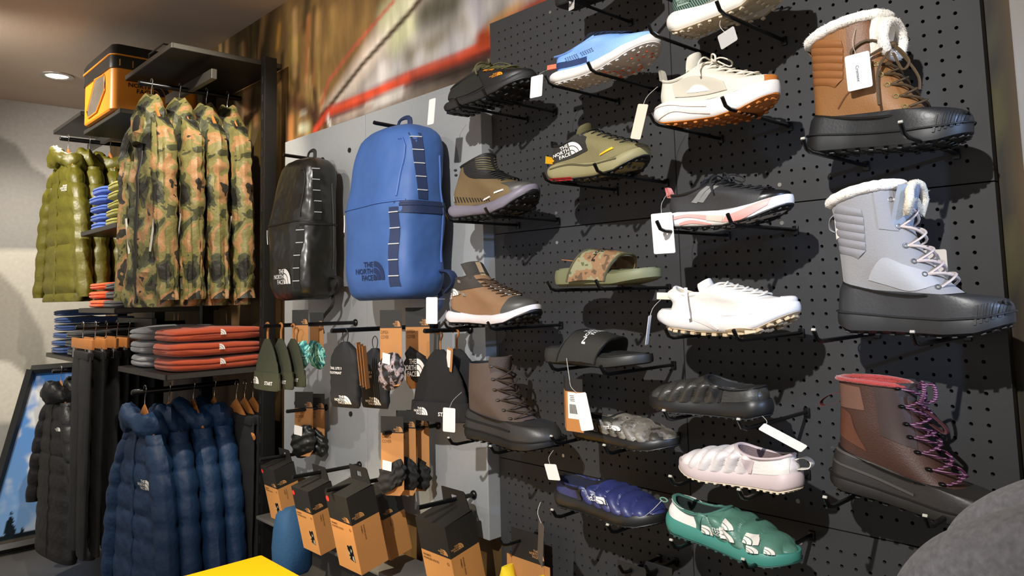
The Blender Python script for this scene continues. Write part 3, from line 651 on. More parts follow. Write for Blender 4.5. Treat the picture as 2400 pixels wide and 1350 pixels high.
# --- dark shoe, only its sole in view
t = put('top_black', 'sneaker', 'black shoe at the top edge showing only its dark sole', 'shoe')
U, b = low_shoe(t, dict(L=.288, w=.048, top=[(0, .035), (.2, .035), (.29, .06)], bot=[(0, .01), (.03, 0), (.2, 0), (.29, .04)], cb=(.006, .1), cf=(.135, .13), vamp=[(.282, .08), (.24, .09), (.19, .11)], um=blk, mm=rub, om=rub, lugs=False))
price_tag(t, (.09, -.05, .0), .03, .034, rz=-.3, ry=.1, anchor=(.08, -.05, .03), m=mat('grey_card', '#a9a7a5', .7))
hooks_under('top_black', 'black shoe at the top edge', fx=(1310, 1430))
# --- cream sneaker, gum outsole
t = put('cream', 'sneaker', 'cream high-tongue sneaker with orange gum outsole', 'shoe', pitch=-.08)
crm = mat('cream_fabric', '#cdc8ba', .7, bump=.25, bscale=350); cr2 = mat('cream_tpu', '#bdb7a8', .5); gum = mat('gum_rubber', '#b06a2a', .45, var=.15, vscale=40)
top = [(0, .056), (.05, .062), (.1, .052), (.16, .05), (.22, .058), (.29, .085)]; bot = [(0, .012), (.03, .001), (.1, 0), (.17, 0), (.23, .010), (.29, .046)]
U, b = low_shoe(t, dict(L=.288, w=.047, top=top, bot=bot, bulge=.008, cb=(.006, .128), cf=(.122, .156), vamp=[(.282, .100), (.245, .102), (.175, .125)], um=crm, cm=crm, lm=mat('cream_lining', '#c7bfae', .85), mm=wf, om=gum, oh=.012, nl=30, ls=(.008, .009, .0045), tongue=(.100, .190, .032, .007), tm=crm, lace=(6, .46, .96, .6), lacem=mat('cream_lace', '#d9d2c3', .8), lr=.0028, bow=True, lift=.006, dip=.025))
strip_on(b, [(.05, .105), (.10, .118), (.15, .108), (.19, .09)], [(.06, .07), (.10, .066), (.15, .064), (.20, .066)], 20, 6, .003).obj('side_cage', cr2, t)
strip_on(b, [(.092, .078), (.112, .092), (.135, .088), (.152, .074)], [(.092, .0765), (.112, .074), (.135, .073), (.152, .0725)], 14, 4, .0045).obj('cage_window', mat('white_mesh', '#f3f1ea', .7), t)
strip_on(b, [(.0, .050), (.045, .056), (.1, .044), (.15, .034)], [(.0, .044), (.045, .050), (.1, .039), (.15, .031)], 20, 3, .003).obj('midsole_wave', mat('pale_pink_foam', '#d8c8c2', .6), t)
strip_on(b, [(.02, .020), (.06, .038), (.11, .028), (.16, .014)], [(.02, .013), (.06, .030), (.11, .020), (.16, .011)], 20, 3, .003).obj('midsole_wave', mat('pale_pink_foam', '#d8c8c2', .6), t)
U.band(-.42, .42, .02, .22, .0025).obj('toe_bumper', gum, t)
loop_tab(t, (.006, 0, .128), h=.030, wd=.016, m=crm, tiltx=-.2)
price_tag(t, (-.012, -.055, .058), .034, .095, rz=-.15, ry=.22, anchor=(.002, -.02, .11), m=mat('tan_tag', '#d9c4b3', .7))
hooks_under('cream', 'cream gum-soled sneaker', fx=(1524, 1693))
# --- olive trail runner with the big white logo
t = put('olive', 'trail_shoe', 'olive trail running shoe with black heel and large white logo', 'shoe', pitch=-.05)
khk = mat_stripes('khaki_mesh', '#6f6844', '#857d58', 120, 0, .7, .3, .7, .4)
top = [(0, .052), (.05, .056), (.1, .050), (.17, .046), (.23, .05), (.29, .082)]; bot = [(0, .014), (.03, .002), (.1, 0), (.17, 0), (.23, .010), (.29, .052)]
U, b = low_shoe(t, dict(L=.288, w=.048, top=top, bot=bot, bulge=.007, cb=(.004, .122), cf=(.132, .156), vamp=[(.282, .094), (.245, .105), (.185, .128)], um=khk, cm=blk, mm=mat('khaki_foam', '#8a845f', .6), om=rub, oh=.009, nl=30, ls=(.008, .009, .0045), tongue=(.116, .182, .03, .006), tm=mat('khaki_tongue', '#5d5838', .8), lace=(7, .46, .97, .55), lacem=mat('black_lace', '#161616', .8), lr=.0024, bars=True, dip=.022))
strip_on(b, [(.006, .119), (.05, .112), (.10, .142), (.135, .13)], [(.006, .058), (.05, .062), (.10, .072), (.145, .085)], 22, 7, .0018).obj('heel_panel', mat('charcoal_panel', '#2b2a27', .6, bump=.3), t)
logo_on(t, b, .088, .078, .040, m_white, tilt=.28, off=.004)
strip_on(b, [(.0, .086), (.03, .068)], [(-.001, .062), (.028, .064)], 8, 3, .004).obj('heel_flash', mat('yellow_flash', '#e6b422', .5), t)
strip_on(b, [(.19, .066), (.225, .084)], [(.19, .062), (.23, .078)], 8, 3, .003).obj('toe_flash', mat('yellow_flash', '#e6b422', .5), t)
strip_on(b, [(.0, .012), (.03, .010), (.09, .008)], [(.0, .004), (.03, .001), (.09, .0)], 12, 3, .003).obj('heel_tread', mat('red_rubber', '#d3202a', .4), t)
strip_on(b, [(.02, .042), (.08, .052), (.16, .040), (.24, .050)], [(.02, .038), (.08, .046), (.16, .035), (.24, .045)], 20, 3, .002).obj('midsole_groove', mat('dark_khaki', '#4e4b35', .6), t)
U.band(-.30, .30, .02, .2, .0025).obj('toe_bumper', mat('grey_tpu', '#77776f', .45), t)
loop_tab(t, (.002, 0, .118), h=.02, wd=.016, m=blk, tiltx=-.2)
hooks_under('olive', 'olive trail running shoe', fx=(1273, 1393))
# --- black and pink runner
t = put('pink', 'running_shoe', 'black running shoe with white and pink sole and pink heel loop', 'shoe', pitch=-.04)
top = [(0, .044), (.04, .052), (.1, .05), (.17, .048), (.23, .062), (.29, .088)]; bot = [(0, .012), (.03, .002), (.1, 0), (.16, 0), (.23, .018), (.29, .056)]
gry = mat('charcoal_mesh', '#2f2f30', .6, bump=.35, bscale=450); pnk = mat('salmon_pink', '#ef9f98', .5)
U, b = low_shoe(t, dict(L=.290, w=.047, top=top, bot=bot, bulge=.006, cb=(.006, .112), cf=(.130, .148), vamp=[(.284, .100), (.245, .108), (.180, .122)], um=gry, cm=blk, mm=wf, om=rub, oh=.007, nl=28, ls=(.008, .009, .0045), tongue=(.118, .166, .03, .006), tm=blk, lace=(7, .46, .97, .6), lacem=mat('black_lace', '#161616', .8), lr=.0026, throat=(.5, .44, 1., blk), dip=.02, bow=True))
U.band(-.85, .85, .02, .50, .0016, 26, 8, t1f=lambda f: .12 + .40 * math.sin(math.pi * f) ** .6).obj('toe_cap', mat('black_gloss', '#101012', .3), t)
for x in (.085, .102): strip_on(b, [(x + .03, .128), (x + .042, .125)], [(x - .008, .080), (x + .006, .076)], 4, 8, .0022).obj('side_stripe', mat('grey_tpu_light', '#7d7d7b', .4), t)
strip_on(b, [(.03, .036), (.07, .043), (.12, .036)], [(.03, .026), (.07, .033), (.12, .022)], 16, 3, .002).obj('midsole_inlay', pnk, t)
strip_on(b, [(.05, .016), (.08, .024), (.13, .010)], [(.05, .008), (.08, .013), (.13, .006)], 16, 3, .002).obj('midsole_inlay', pnk, t)
strip_on(b, [(.17, .030), (.21, .046), (.268, .078)], [(.16, .012), (.21, .018), (.262, .055)], 16, 3, .002).obj('midsole_inlay', pnk, t)
strip_on(b, [(.12, .036), (.165, .032)], [(.12, .020), (.16, .013)], 8, 3, .002).obj('midsole_inlay', mat('beige_inlay', '#cdbfb2', .6), t)
loop_tab(t, (.004, 0, .104), h=.034, wd=.016, m=pnk, tiltx=-.25)
price_tag(t, (.010, -.050, .050), .054, .13, rz=.1, ry=-.06, anchor=(.0, -.01, .12))
hooks_under('pink', 'black and pink running shoe', fx=(1540, 1706))
# --- white runner
t = put('white', 'running_shoe', 'all white chunky trail running shoe with beige tread', 'shoe')
top = [(0, .066), (.05, .06), (.1, .052), (.17, .046), (.23, .052), (.31, .085)]; bot = [(0, .022), (.03, .008), (.1, 0), (.19, .0), (.24, .012), (.31, .056)]
wht = mat('white_knit', '#dedbd6', .7, bump=.25, bscale=400)
U, b = low_shoe(t, dict(L=.305, w=.049, top=top, bot=bot, bulge=.010, flare=.012, cb=(.022, .128), cf=(.138, .135), vamp=[(.298, .098), (.25, .100), (.195, .116)], hx=.018, um=wht, cm=wht, lm=mat('cream_lining', '#c7bfae', .85), mm=wf, om=mat('beige_rubber', '#c2ad8d', .6), oh=.010, nl=32, ls=(.011, .012, .008), tongue=(.11, .15, .03, .007), tm=wht, lace=(6, .5, .97, .5), lacem=mat('white_lace', '#d8d2c8', .8), lr=.003, dip=.028))
strip_on(b, [(.09, .045), (.12, .038), (.155, .012)], [(.09, .036), (.12, .024), (.150, .008)], 14, 3, .002).obj('midsole_inlay', mat('greyish_inlay', '#cfc6c2', .6), t)
strip_on(b, [(.175, .012), (.21, .018), (.24, .014)], [(.172, .0), (.21, .0), (.245, .008)], 12, 3, .004).obj('outsole_wrap', mat('beige_rubber', '#c2ad8d', .6), t)
U.band(-.32, .32, .02, .32, .0018).obj('toe_overlay', mat('clear_tpu', '#d9d5cf', .35), t)
g = G(); g.box((.012, -.020, .102), (.048, .006, .020), rot=(0, .06, .35), bev=.002); g.obj('heel_pull_tab', mat('ecru_webbing', '#d6cfbd', .8), t)
g = G(); g.tube(smooth_path([(.075, -.040, .125), (.080, -.048, .09), (.090, -.056, .04)], 8), .004, 6, .4); g.obj('lace_end', mat('white_lace', '#d8d2c8', .8), t)
price_tag(t, (-.012, -.055, .048), .030, .085, rz=-1.15, ry=.15, anchor=(.0, -.02, .098))
hooks_under('white', 'white chunky trail shoe', fx=(1560, 1720))
# ------------------------------------------------------------------ mid boots
def mid_boot(t, p):
    """ankle boot: long foot loops rising into a shaft"""
    U = Upper(p['keys'], dip=p.get('dip', .01), dipn=.25, disp=p.get('disp'), nt=36, egg=p.get('egg', .1), base=p['top']); U.g.obj('upper', p['um'], t); U.rim(p.get('rim', .005)).obj('collar', p.get('cm', p['um']), t); U.lining(.06).obj('lining', p.get('lm', m_lin_blk), t)
    sg = sole_geo(-.005, p['L'] + .004, p['top'], p['bot'], p['w'] * 1.03, p.get('bulge', .006)); sg.obj('midsole', p['mm'], t)
    ob = [(x, z - .002) for x, z in p['bot']]; og = sole_geo(-.004, p['L'] + .006, [(x, z + p.get('oh', .010)) for x, z in p['bot']], ob, p['w'] * 1.05, .002, rows=3); lg = lug_geo(0, p['L'], ob, p['w'] * 1.04, 30, p.get('ls', (.011, .012, .007))); og.add(lg.v, lg.f); og.obj('outsole', p['om'], t)
    return U, bvh_of(U.g, sg)
top = [(0, .052), (.05, .046), (.12, .036), (.2, .040), (.25, .055), (.30, .085)]; bot = [(0, .016), (.03, .004), (.1, .004), (.19, 0), (.24, .012), (.30, .058)]
t = put('mid_black', 'hiking_boot', 'brown and black mid hiking boot with slip-in knit collar and lilac grey sole', 'boot')
brn = mat('brown_nubuck', '#6d5a3c', .7, var=.12, vscale=20, bump=.25, bscale=300)
U, b = mid_boot(t, dict(L=.295, w=.048, top=top, bot=bot, keys=[(.012, .045, .285, .078, .047, 1), (.006, .075, .280, .098, .048, .95), (.008, .100, .230, .112, .044, .7), (.016, .125, .180, .128, .038, .35), (.026, .155, .150, .165, .034, .1), (.034, .178, .142, .205, .034, 0)], um=brn, cm=blk, mm=mat('lilac_grey_foam', '#76717f', .5), om=rub, bulge=.008))
U.band(-1.95, 1.95, .50, .985, .002, 40, 10, t0f=lambda f: .985 - .52 * math.sin(math.pi * f) ** .35).obj('knit_collar', mat_stripes('ribbed_black_knit', '#121213', '#242423', 55, 2, .6), t)
g = G()
for i in range(6):
    for sgn in (-1, 1):
        a0, a1 = sgn * .12, sgn * 1.0; h = U.band(a0, a1, .70 + i * .04, .712 + i * .04, .0038, 8, 1, t0f=lambda f, i=i: .70 + i * .042 + .05 * f, t1f=lambda f, i=i: .71 + i * .042 + .05 * f); g.add(h.v, h.f)
g.obj('collar_stripes', mat('olive_stripe', '#6f6640', .6), t)
g = U.laces([.42, .47, .52, .57, .62, .67], .55, .0026, True, .004, .005); g.obj('laces', mat('black_lace', '#161616', .8), t)
U.band(-.7, .7, .02, .34, .002).obj('toe_cap', mat('dark_grey_tpu', '#4b4a46', .45), t)
g = G()
for i in range(14):
    x = .02 + i * .012; h = strip_on(b, [(x - .004, .080 - i * .0022), (x - .001, .080 - i * .0022)], [(x + .004, .058 - i * .0012), (x + .007, .058 - i * .0012)], 2, 4, .0015); g.add(h.v, h.f)
g.obj('heel_ribs', blk, t)
for x, z in ((.034, .165), (.036, .148)): G().ball((x + .006, -.036, z), (.005, .004, .0045), 8, 6).obj('lace_hook', blk, t)
strip_on(b, [(.012, .080), (.026, .080)], [(.011, .064), (.026, .062)], 5, 3, .002).obj('heel_badge', mat('silver_badge', '#b9b7af', .5), t)
for x in (.155, .205): strip_on(b, [(x, .052 + (x - .155) * .3), (x + .03, .058 + (x - .155) * .3)], [(x, .047 + (x - .155) * .3), (x + .03, .053 + (x - .155) * .3)], 5, 2, .003).obj('midsole_tab', m_white, t)
hooks_under('mid_black', 'brown and black mid hiking boot', fx=(1045, 1137))
t = put('mid_tan', 'hiking_boot', 'tan suede mid hiking boot with dark ankle, white midsole and black toe cap', 'boot')
tan = mat('tan_suede', '#8c6b4d', .75, var=.1, vscale=18, bump=.3, bscale=350); dgr = mat('charcoal_canvas', '#3b3631', .75, bump=.4, bscale=450)
top = [(0, .048), (.05, .044), (.12, .034), (.2, .034), (.25, .044), (.30, .070)]; bot = [(0, .012), (.03, .002), (.1, .004), (.19, 0), (.24, .008), (.30, .044)]
U, b = mid_boot(t, dict(L=.295, w=.049, top=top, bot=bot, keys=[(.012, .042, .285, .066, .048, 1), (.006, .070, .280, .090, .049, .95), (.006, .095, .232, .104, .045, .7), (.012, .120, .185, .118, .040, .35), (.020, .145, .145, .140, .036, .1), (.030, .165, .110, .178, .036, 0)], um=tan, cm=dgr, mm=mat('white_eva', '#ddd6d8', .5), om=rub))
U.band(-3.14, -.62, .60, .985, .002, 24, 8, t0f=lambda f: .50 + .22 * f).obj('ankle_panel', dgr, t); U.band(.62, 3.14, .60, .985, .002, 24, 8, t0f=lambda f: .72 - .22 * f).obj('ankle_panel', dgr, t)
U.band(-.95, .95, .02, .42, .002, 28, 8, t1f=lambda f: .10 + .30 * math.sin(math.pi * f) ** .7).obj('toe_cap', mat('dark_grey_tpu', '#4b4a46', .45), t)
U.band(-3.14, -2.2, .02, .22, .002, 14, 5, t1f=lambda f: .22 - .17 * f).obj('heel_cap', mat('dark_grey_tpu', '#4b4a46', .45), t)
P = [[(.118 - .028 * f - .012 * q * q, q * .034, .160 + .062 * f - .010 * q * q * f) for q in np.linspace(-1, 1, 11)] for f in np.linspace(0, 1, 8)]
g = G(); g.loft([r + [(x - .009, y, z) for x, y, z in r[::-1]] for r in P]); g.obj('tongue', dgr, t)
g = G(); g.grid([[(x + .002, y, z) for x, y, z in [(.118 - .028 * f + .001, q * .008, .160 + .062 * f) for q in (-1, 1)]] for f in np.linspace(.1, .95, 6)]); g.obj('tongue_stripe', mat('beige_webbing', '#a89070', .7), t)
U.laces([.40, .48, .56, .64, .72, .80, .88], .60, .0028, False, .004, .006).obj('laces', mat('brown_lace', '#4d3a2a', .8), t)
g = G()
for tt in (.44, .52, .60, .68):
    for a in (-.25, .25): q = U.S(a, tt, .003); g.box(q, (.014, .012, .003), rot=(0, .5, 0), bev=.001)
g.obj('lace_keepers', mat('pale_grey_keeper', '#c9c5be', .5), t)
logo_on(t, b, .035, .100, .026, m_white, tilt=.15, kind='dome', off=.004); logo_on(t, b, .036, .092, .022, m_white, tilt=.3, kind='words', off=.004)
for x, z in ((.060, .158), (.056, .120), (.078, .112)): strip_on(b, [(x, z), (x + .011, z - .003)], [(x, z - .010), (x + .011, z - .013)], 3, 2, .004).obj('eyelet_keeper', mat('grey_metal_keeper', '#a79f94', .4, .4), t)
price_tag(t, (-.008, -.065, .098), .036, .095, rz=.25, ry=.02, anchor=(.0, -.03, .09))
hooks_under('mid_tan', 'tan suede mid hiking boot', fx=(1040, 1143))
# ------------------------------------------------------------------ winter boots
def fur_trim(t, loop, r, m, n_t=420, name='fur_trim', ln=.010, tuft_r=.0009):
    n_t = int(n_t * 3.2); ln *= .45; n_t = int(n_t * 1.5)
    g = G(); N = len(loop); rr = [r * random.uniform(.92, 1.1) for _ in loop]; g.tube(loop, rr, 10, closed=True); pts = [Vector(p) for p in loop]
    for k in range(n_t):
        i = random.randrange(N); p = pts[i] * (1 - (f := random.random())) + pts[(i + 1) % N] * f; a = random.uniform(0, 6.28); b_ = random.uniform(-1, 1)
        d = Vector((math.cos(a), math.sin(a), b_ * 1.2 + .3)).normalized(); s0 = p + d * r * .75; e = s0 + d * ln * random.uniform(.5, 1.1) + Vector((random.uniform(-1, 1), random.uniform(-1, 1), random.uniform(-1, .4))) * .003
        q = d.orthogonal().normalized() * tuft_r * 1.6; q2 = d.cross(q).normalized() * tuft_r * 1.6
        g.add([s0 + q, s0 - q * .5 + q2, s0 - q * .5 - q2, e], [(0, 1, 3), (1, 2, 3), (2, 0, 3)])
    return g.obj(name, m, t, smooth=True, angle=180)
def duck_boot(t, p):
    """rubber lower shell with moulded sole, leather shaft above"""
    L = p['L']; w = p['w']
    hz, tz = p['shell'][1], p.get('toez', .075)
    sh = Upper([(-.003, .022, L + .001, .032, w * 1.03, 1), (-.002, .045, L, .055, w * 1.035, .99), (.002, hz * .82, L - .014, tz, w * 1.0, .92), (.006, hz * .92, L * .87, tz + .004, w * .95, .7), p['shell']], nt=26, dip=p.get('sdip', .012), dipn=.4); sh.g.obj('rubber_shell', p['rm'], t); sh.rim(.0025, 5).obj('shell_edge', mat('black_rubber_edge', '#111112', .5), t)
    sg = sole_geo(-.003, L + .001, p['top'], p['bot'], w * 1.02, .002); sg.obj('sole', p['sm'], t); ob = [(x, z - .001) for x, z in p['bot']]; og = lug_geo(0, L, ob, w * .98, 32, (.009, .010, .003)); og.obj('tread', rub, t)
    g = G(); g.tube([(x, y, z) for x, y, z in [((L - .002) / 2 + math.cos(a) * (L + .010) / 2, math.copysign(w * foot_w(math.cos(a)) * 1.02 + .003 * min(1, foot_w(math.cos(a)) * 1.5), math.sin(a)), interp((L) / 2 + math.cos(a) * L / 2, p['top'])) for a in [2 * math.pi * k / 80 for k in range(80)]]], .0018, 6, closed=True); g.obj('sole_welt', p['sm'], t)
    S = Upper(p['shaft'], nt=34, dip=p.get('dip', .004), egg=p.get('egg', .05), disp=p.get('disp')); S.g.obj('shaft', p['um'], t); S.lining(.07).obj('lining', p['lm'], t)
    return sh, S, bvh_of(S.g), bvh_of(sg, sh.g)
def toe_ridges(t, b2, L, m):
    g = G()
    for i in range(6): x = L - .050 + i * .0085; h = strip_on(b2, [(x + .006, .055 + i * .002), (x + .009, .055 + i * .002)], [(x, .022 + i * .003), (x + .004, .022 + i * .003)], 2, 5, .003); g.add(h.v, h.f)
    g.obj('toe_ridges', m, t)
def rib_panel(t, b, m, x0=.012, x1=.075, z0=.118, z1=.232, n=6, name='padded_panel', slope=-.22):
    """raised side panel made of padded ribs"""
    for i in range(n):
        f0, f1 = i / n, (i + .965) / n; za, zb = z0 + (z1 - z0) * f0, z0 + (z1 - z0) * f1; cut = .018 if i == 0 else (.016 if i == n - 1 else 0)
        dx = x1 - x0; h = strip_on(b, [(x0 + (.016 if i == n - 1 else .0), zb), ((x0 + x1) / 2, zb + slope * dx / 2), (x1 - (.004 if i == n - 1 else 0), zb + slope * dx)], [(x0 - .002, za), ((x0 + x1) / 2, za + slope * dx / 2), (x1 - (cut if i == 0 else 0), za + slope * dx)], 12, 6, .0014, puff=.0026); h.obj(name, m, t)
def eyelets(t, S, ts, ang, m, r=.0042, name='eyelet'):
    for i, tt in enumerate(ts):
        a = ang(i) if callable(ang) else ang
        for sg in (-1, 1):
            c = S.S(sg * a, tt, .001); n = (S.S(sg * a, tt, .01) - S.S(sg * a, tt, 0)).normalized(); q = n.orthogonal().normalized(); q2 = n.cross(q); G().tube([c + (q * math.cos(x) + q2 * math.sin(x)) * r for x in [2 * math.pi * k / 12 for k in range(12)]], .0014, 6, closed=True).obj(name, m, t)
rbl = mat('matt_rubber_shell', '#1d1e20', .42, bump=.12, bscale=200, spec=.6); rbs = mat('rubber_sole', '#151617', .5)
topB = [(0, .044), (.05, .040), (.12, .034), (.2, .030), (.26, .034), (.30, .044)]; botB = [(0, .016), (.03, .002), (.1, .003), (.2, 0), (.25, .004), (.30, .022)]
fur = mat('white_fleece', '#efeae2', .9, sheen=.5, bump=.6, bscale=220)
# tan boot
t = put('boot_tan', 'winter_boot', 'tan leather winter boot with white fur collar and black rubber foot', 'boot', pitch=-.07)
tnl = mat('tan_leather', '#84592f', .55, var=.10, vscale=14, bump=.25, bscale=350); tn2 = mat('brown_leather_panel', '#6b4322', .5, bump=.2, bscale=300)
sh, S, b, b2 = duck_boot(t, dict(L=.295, w=.053, top=topB, bot=botB, rm=rbl, sm=rbs, um=tnl, lm=fur, shell=(.010, .088, .226, .066, .048, .5), toez=.068, shaft=[(.012, .066, .248, .048, .045, .7), (.010, .105, .212, .086, .046, .4), (.008, .145, .176, .138, .045, .1), (.006, .19, .156, .182, .044, 0), (.000, .236, .148, .270, .046, 0)], dip=-.006))
rib_panel(t, b, mat('tan_padded_leather', '#86552c', .5, bump=.15), .012, .084, .150, .245, 6)
strip_on(b, [(.088, .262), (.140, .272)], [(.092, .19), (.130, .18)], 8, 8, .002).obj('eyelet_stay', tn2, t)
strip_on(b, [(.07, .092), (.09, .118), (.11, .13)], [(.072, .090), (.092, .116), (.112, .127)], 12, 2, .0016).obj('seam', mat('dark_seam', '#5a3415', .6), t)
fur_trim(t, [S.S(2 * math.pi * k / 48, 1., .001) + Vector((0, 0, .004)) for k in range(48)], .0115, fur, 900)
P = [[(.150 + .016 * f - .02 * q * q, q * .036, .18 + .085 * f) for q in np.linspace(-1, 1, 11)] for f in np.linspace(0, 1, 10)]
G().loft([r + [(x - .012, y, z) for x, y, z in r[::-1]] for r in P]).obj('tongue', mat('cream_fleece_tongue', '#e4ded2', .9, bump=.6, bscale=200), t)
fur_trim(t, [(.160 + .005 * math.cos(2 * math.pi * k / 24), .036 * math.cos(2 * math.pi * k / 24), .225 + .035 * math.sin(2 * math.pi * k / 24)) for k in range(24)], .010, fur, 420, 'tongue_fur')
lcm = mat('olive_brown_lace', '#4a3820', .7, bump=.4)
ts = [.20, .32, .44, .56, .70]; S.laces(ts, .62, .0032, False, .004, .006).obj('laces', lcm, t); eyelets(t, S, ts, .72, mat('brass_eyelet', '#9a8a5a', .4, .6))
k = Vector((.168, -.022, .208)); g = G()
for pts in (((0, 0, 0), (-.04, -.02, .012), (-.066, -.03, -.008), (-.05, -.03, -.028), (-.01, -.012, -.004)), ((0, 0, 0), (.02, -.01, -.02), (.034, -.016, -.044), (.022, -.016, -.056), (.004, -.01, -.02)), ((0, 0, 0), (-.018, -.024, -.05), (-.014, -.036, -.10), (-.010, -.04, -.125)), ((0, 0, 0), (.03, -.012, -.04), (.05, -.016, -.075), (.052, -.016, -.1))): g.tube(smooth_path([k + Vector(q) for q in pts], 16), .0028, 6)
g.ball(k, (.008, .007, .007)); g.obj('bow', lcm, t)
loop_ring(t, [(.010, .205), (-.012, .238), (-.014, .256), (-.002, .258), (.006, .235)], tn2, .012); toe_ridges(t, b2, .295, rbs)
p_ = price_tag(t, (.118, -.066, .190), .046, .072, rz=.0, ry=-.10, anchor=(.108, -.046, .247)); text_on(t, None, 'Boot', .113, .165, .013, mat('ink', '#6a6a70', .7), name='tag_writing') if False else None
g = decal(text_geo('Cremsee', 1), (.116, -.0666, .166), (.12, 0, -1), (1, 0, .12), .009, .0008); g.obj('tag_writing', mat('ink', '#6a6a70', .7), p_, smooth=False)
hooks_under('boot_tan', 'tan winter boot', fx=(1883, 2112), bright=True)
# grey boot
t = put('boot_grey', 'winter_boot', 'grey suede winter boot with white fur collar, pale laces and charcoal rubber foot', 'boot')
gsu = mat('grey_suede', '#8f8f92', .8, var=.08, vscale=15, bump=.3, bscale=350, sheen=.2); gs2 = mat('light_grey_leather', '#a4a6ac', .6, bump=.15, bscale=250); gsp = mat('grey_padded', '#8a8a90', .65, bump=.2)
rgr = mat('charcoal_rubber_shell', '#2f3033', .42, bump=.12, bscale=200, spec=.6)
sh, S, b, b2 = duck_boot(t, dict(L=.300, w=.053, top=topB, bot=botB, rm=rgr, sm=mat('charcoal_sole', '#28292b', .45), um=gsu, lm=fur, shell=(.010, .100, .226, .074, .048, .5), toez=.066, shaft=[(.012, .078, .248, .058, .045, .7), (.010, .115, .205, .092, .046, .4), (.008, .155, .168, .138, .045, .1), (.004, .205, .145, .200, .044, 0), (-.004, .250, .130, .274, .045, 0)], dip=-.006))
rib_panel(t, b, gsp, .010, .074, .156, .250, 6)
strip_on(b, [(.08, .118), (.105, .142), (.14, .128), (.175, .115)], [(.072, .102), (.105, .092), (.15, .080), (.195, .092)], 18, 6, .002).obj('vamp_panel', gs2, t)
strip_on(b, [(.094, .268), (.124, .268)], [(.100, .196), (.132, .19)], 8, 8, .002).obj('eyelet_stay', gsp, t)
fur_trim(t, [S.S(2 * math.pi * k / 48, 1., .001) + Vector((0, 0, .004)) for k in range(48)], .0105, fur, 800, ln=.006)
P = [[(.135 + .030 * f - .02 * q * q, q * .036, .16 + .115 * f) for q in np.linspace(-1, 1, 11)] for f in np.linspace(0, 1, 10)]
G().loft([r + [(x - .008, y, z) for x, y, z in r[::-1]] for r in P]).obj('tongue', mat('blue_grey_tongue', '#8b95a6', .7, bump=.3), t)
fur_trim(t, [(.158 + .004 * math.sin(q * 3), .038 * q, .278 - .028 * q * q) for q in np.linspace(-1, 1, 14)] + [(.150, .036 * q, .250 - .03 * q * q) for q in np.linspace(1, -1, 14)], .008, mat('cream_fur', '#ddd3c0', .9, bump=.6, bscale=220), 360, 'tongue_fur', .006)
lg_ = mat('pink_white_lace', '#c9bbb6', .75, bump=.4); ts = [.20, .34, .47, .60, .74, .90]; S.laces(ts, .58, .0030, False, .004, .012).obj('laces', lg_, t); eyelets(t, S, ts, .66, mat('steel_eyelet', '#8f8f92', .35, .8))
toe_ridges(t, b2, .300, mat('charcoal_sole', '#28292b', .45)); loop_ring(t, [(.004, .236), (-.010, .225), (-.012, .205), (.0, .196)], gsp, .010)
price_tag(t, (.165, .035, .155), .05, .055, rz=.1, ry=.0, anchor=(.14, .02, .15), m=mat('tan_card', '#b9b0a4', .7))
hooks_under('boot_grey', 'grey fur-topped winter boot', fx=(1908, 2140), bright=True)
# brown boot with purple laces
t = put('boot_brown', 'winter_boot', 'brown leather winter boot with red fleece rim and purple laces', 'boot', pitch=-.10)
bl_ = mat('reddish_brown_leather', '#432a22', .55, var=.15, vscale=14, bump=.3, bscale=300); cnv = mat('tan_canvas', '#6f4e40', .8, bump=.4, bscale=500)
rb2 = mat('dark_rubber_shell', '#2c2a29', .45, bump=.12, bscale=200); rds = mat('red_fleece', '#a33a35', .9, sheen=.4, bump=.6, bscale=220)
sh, S, b, b2 = duck_boot(t, dict(L=.305, w=.053, top=topB, bot=botB, rm=rb2, sm=mat('brown_black_sole', '#1b1918', .5), um=bl_, lm=rds, shell=(.010, .115, .226, .078, .048, .5), toez=.064, shaft=[(.012, .090, .248, .062, .045, .7), (.012, .140, .205, .100, .046, .4), (.012, .190, .168, .160, .045, .05), (.010, .235, .152, .215, .044, 0), (.006, .282, .135, .290, .045, 0)], dip=-.004))
strip_on(b, [(.012, .275), (.060, .277)], [(.014, .215), (.070, .222)], 10, 6, .0016).obj('canvas_panel', cnv, t)
strip_on(b, [(.016, .213), (.04, .205), (.05, .17)], [(.014, .145), (.05, .13), (.075, .12)], 12, 6, .002).obj('heel_panel', mat('brown_leather_light', '#5f392b', .5, bump=.2), t)
strip_on(b, [(.085, .285), (.13, .285)], [(.10, .17), (.16, .15)], 8, 8, .0018).obj('eyelet_stay', mat('dark_brown_leather', '#33211b', .5), t)
for zz_ in (.055, .085): strip_on(b2, [(.005, zz_ + .025), (.08, zz_ + .012), (.16, zz_ - .006)], [(.005, zz_ + .02), (.08, zz_ + .006), (.16, zz_ - .012)], 16, 3, .003).obj('shell_rib', mat('grey_rubber_rib', '#4a4743', .5), t)
fur_trim(t, [S.S(2 * math.pi * k / 48, 1., .001) + Vector((0, 0, .002)) for k in range(48)], .006, rds, 500, 'fleece_rim', .004)
P = [[(.135 + .012 * f - .02 * q * q, q * .034, .16 + .14 * f) for q in np.linspace(-1, 1, 11)] for f in np.linspace(0, 1, 10)]
G().loft([r + [(x - .008, y, z) for x, y, z in r[::-1]] for r in P]).obj('tongue', mat('mauve_tongue', '#3c3436', .7, bump=.3), t)
pl_ = mat_stripes('purple_lace', '#4a1d40', '#a77c96', 60, 2, .5, .75, .9); ts = [.14, .28, .42, .56, .70, .84, .98]; S.laces(ts, .60, .0034, False, .005, .013).obj('laces', pl_, t)
k = S.S(0, .98, .012); g = G()
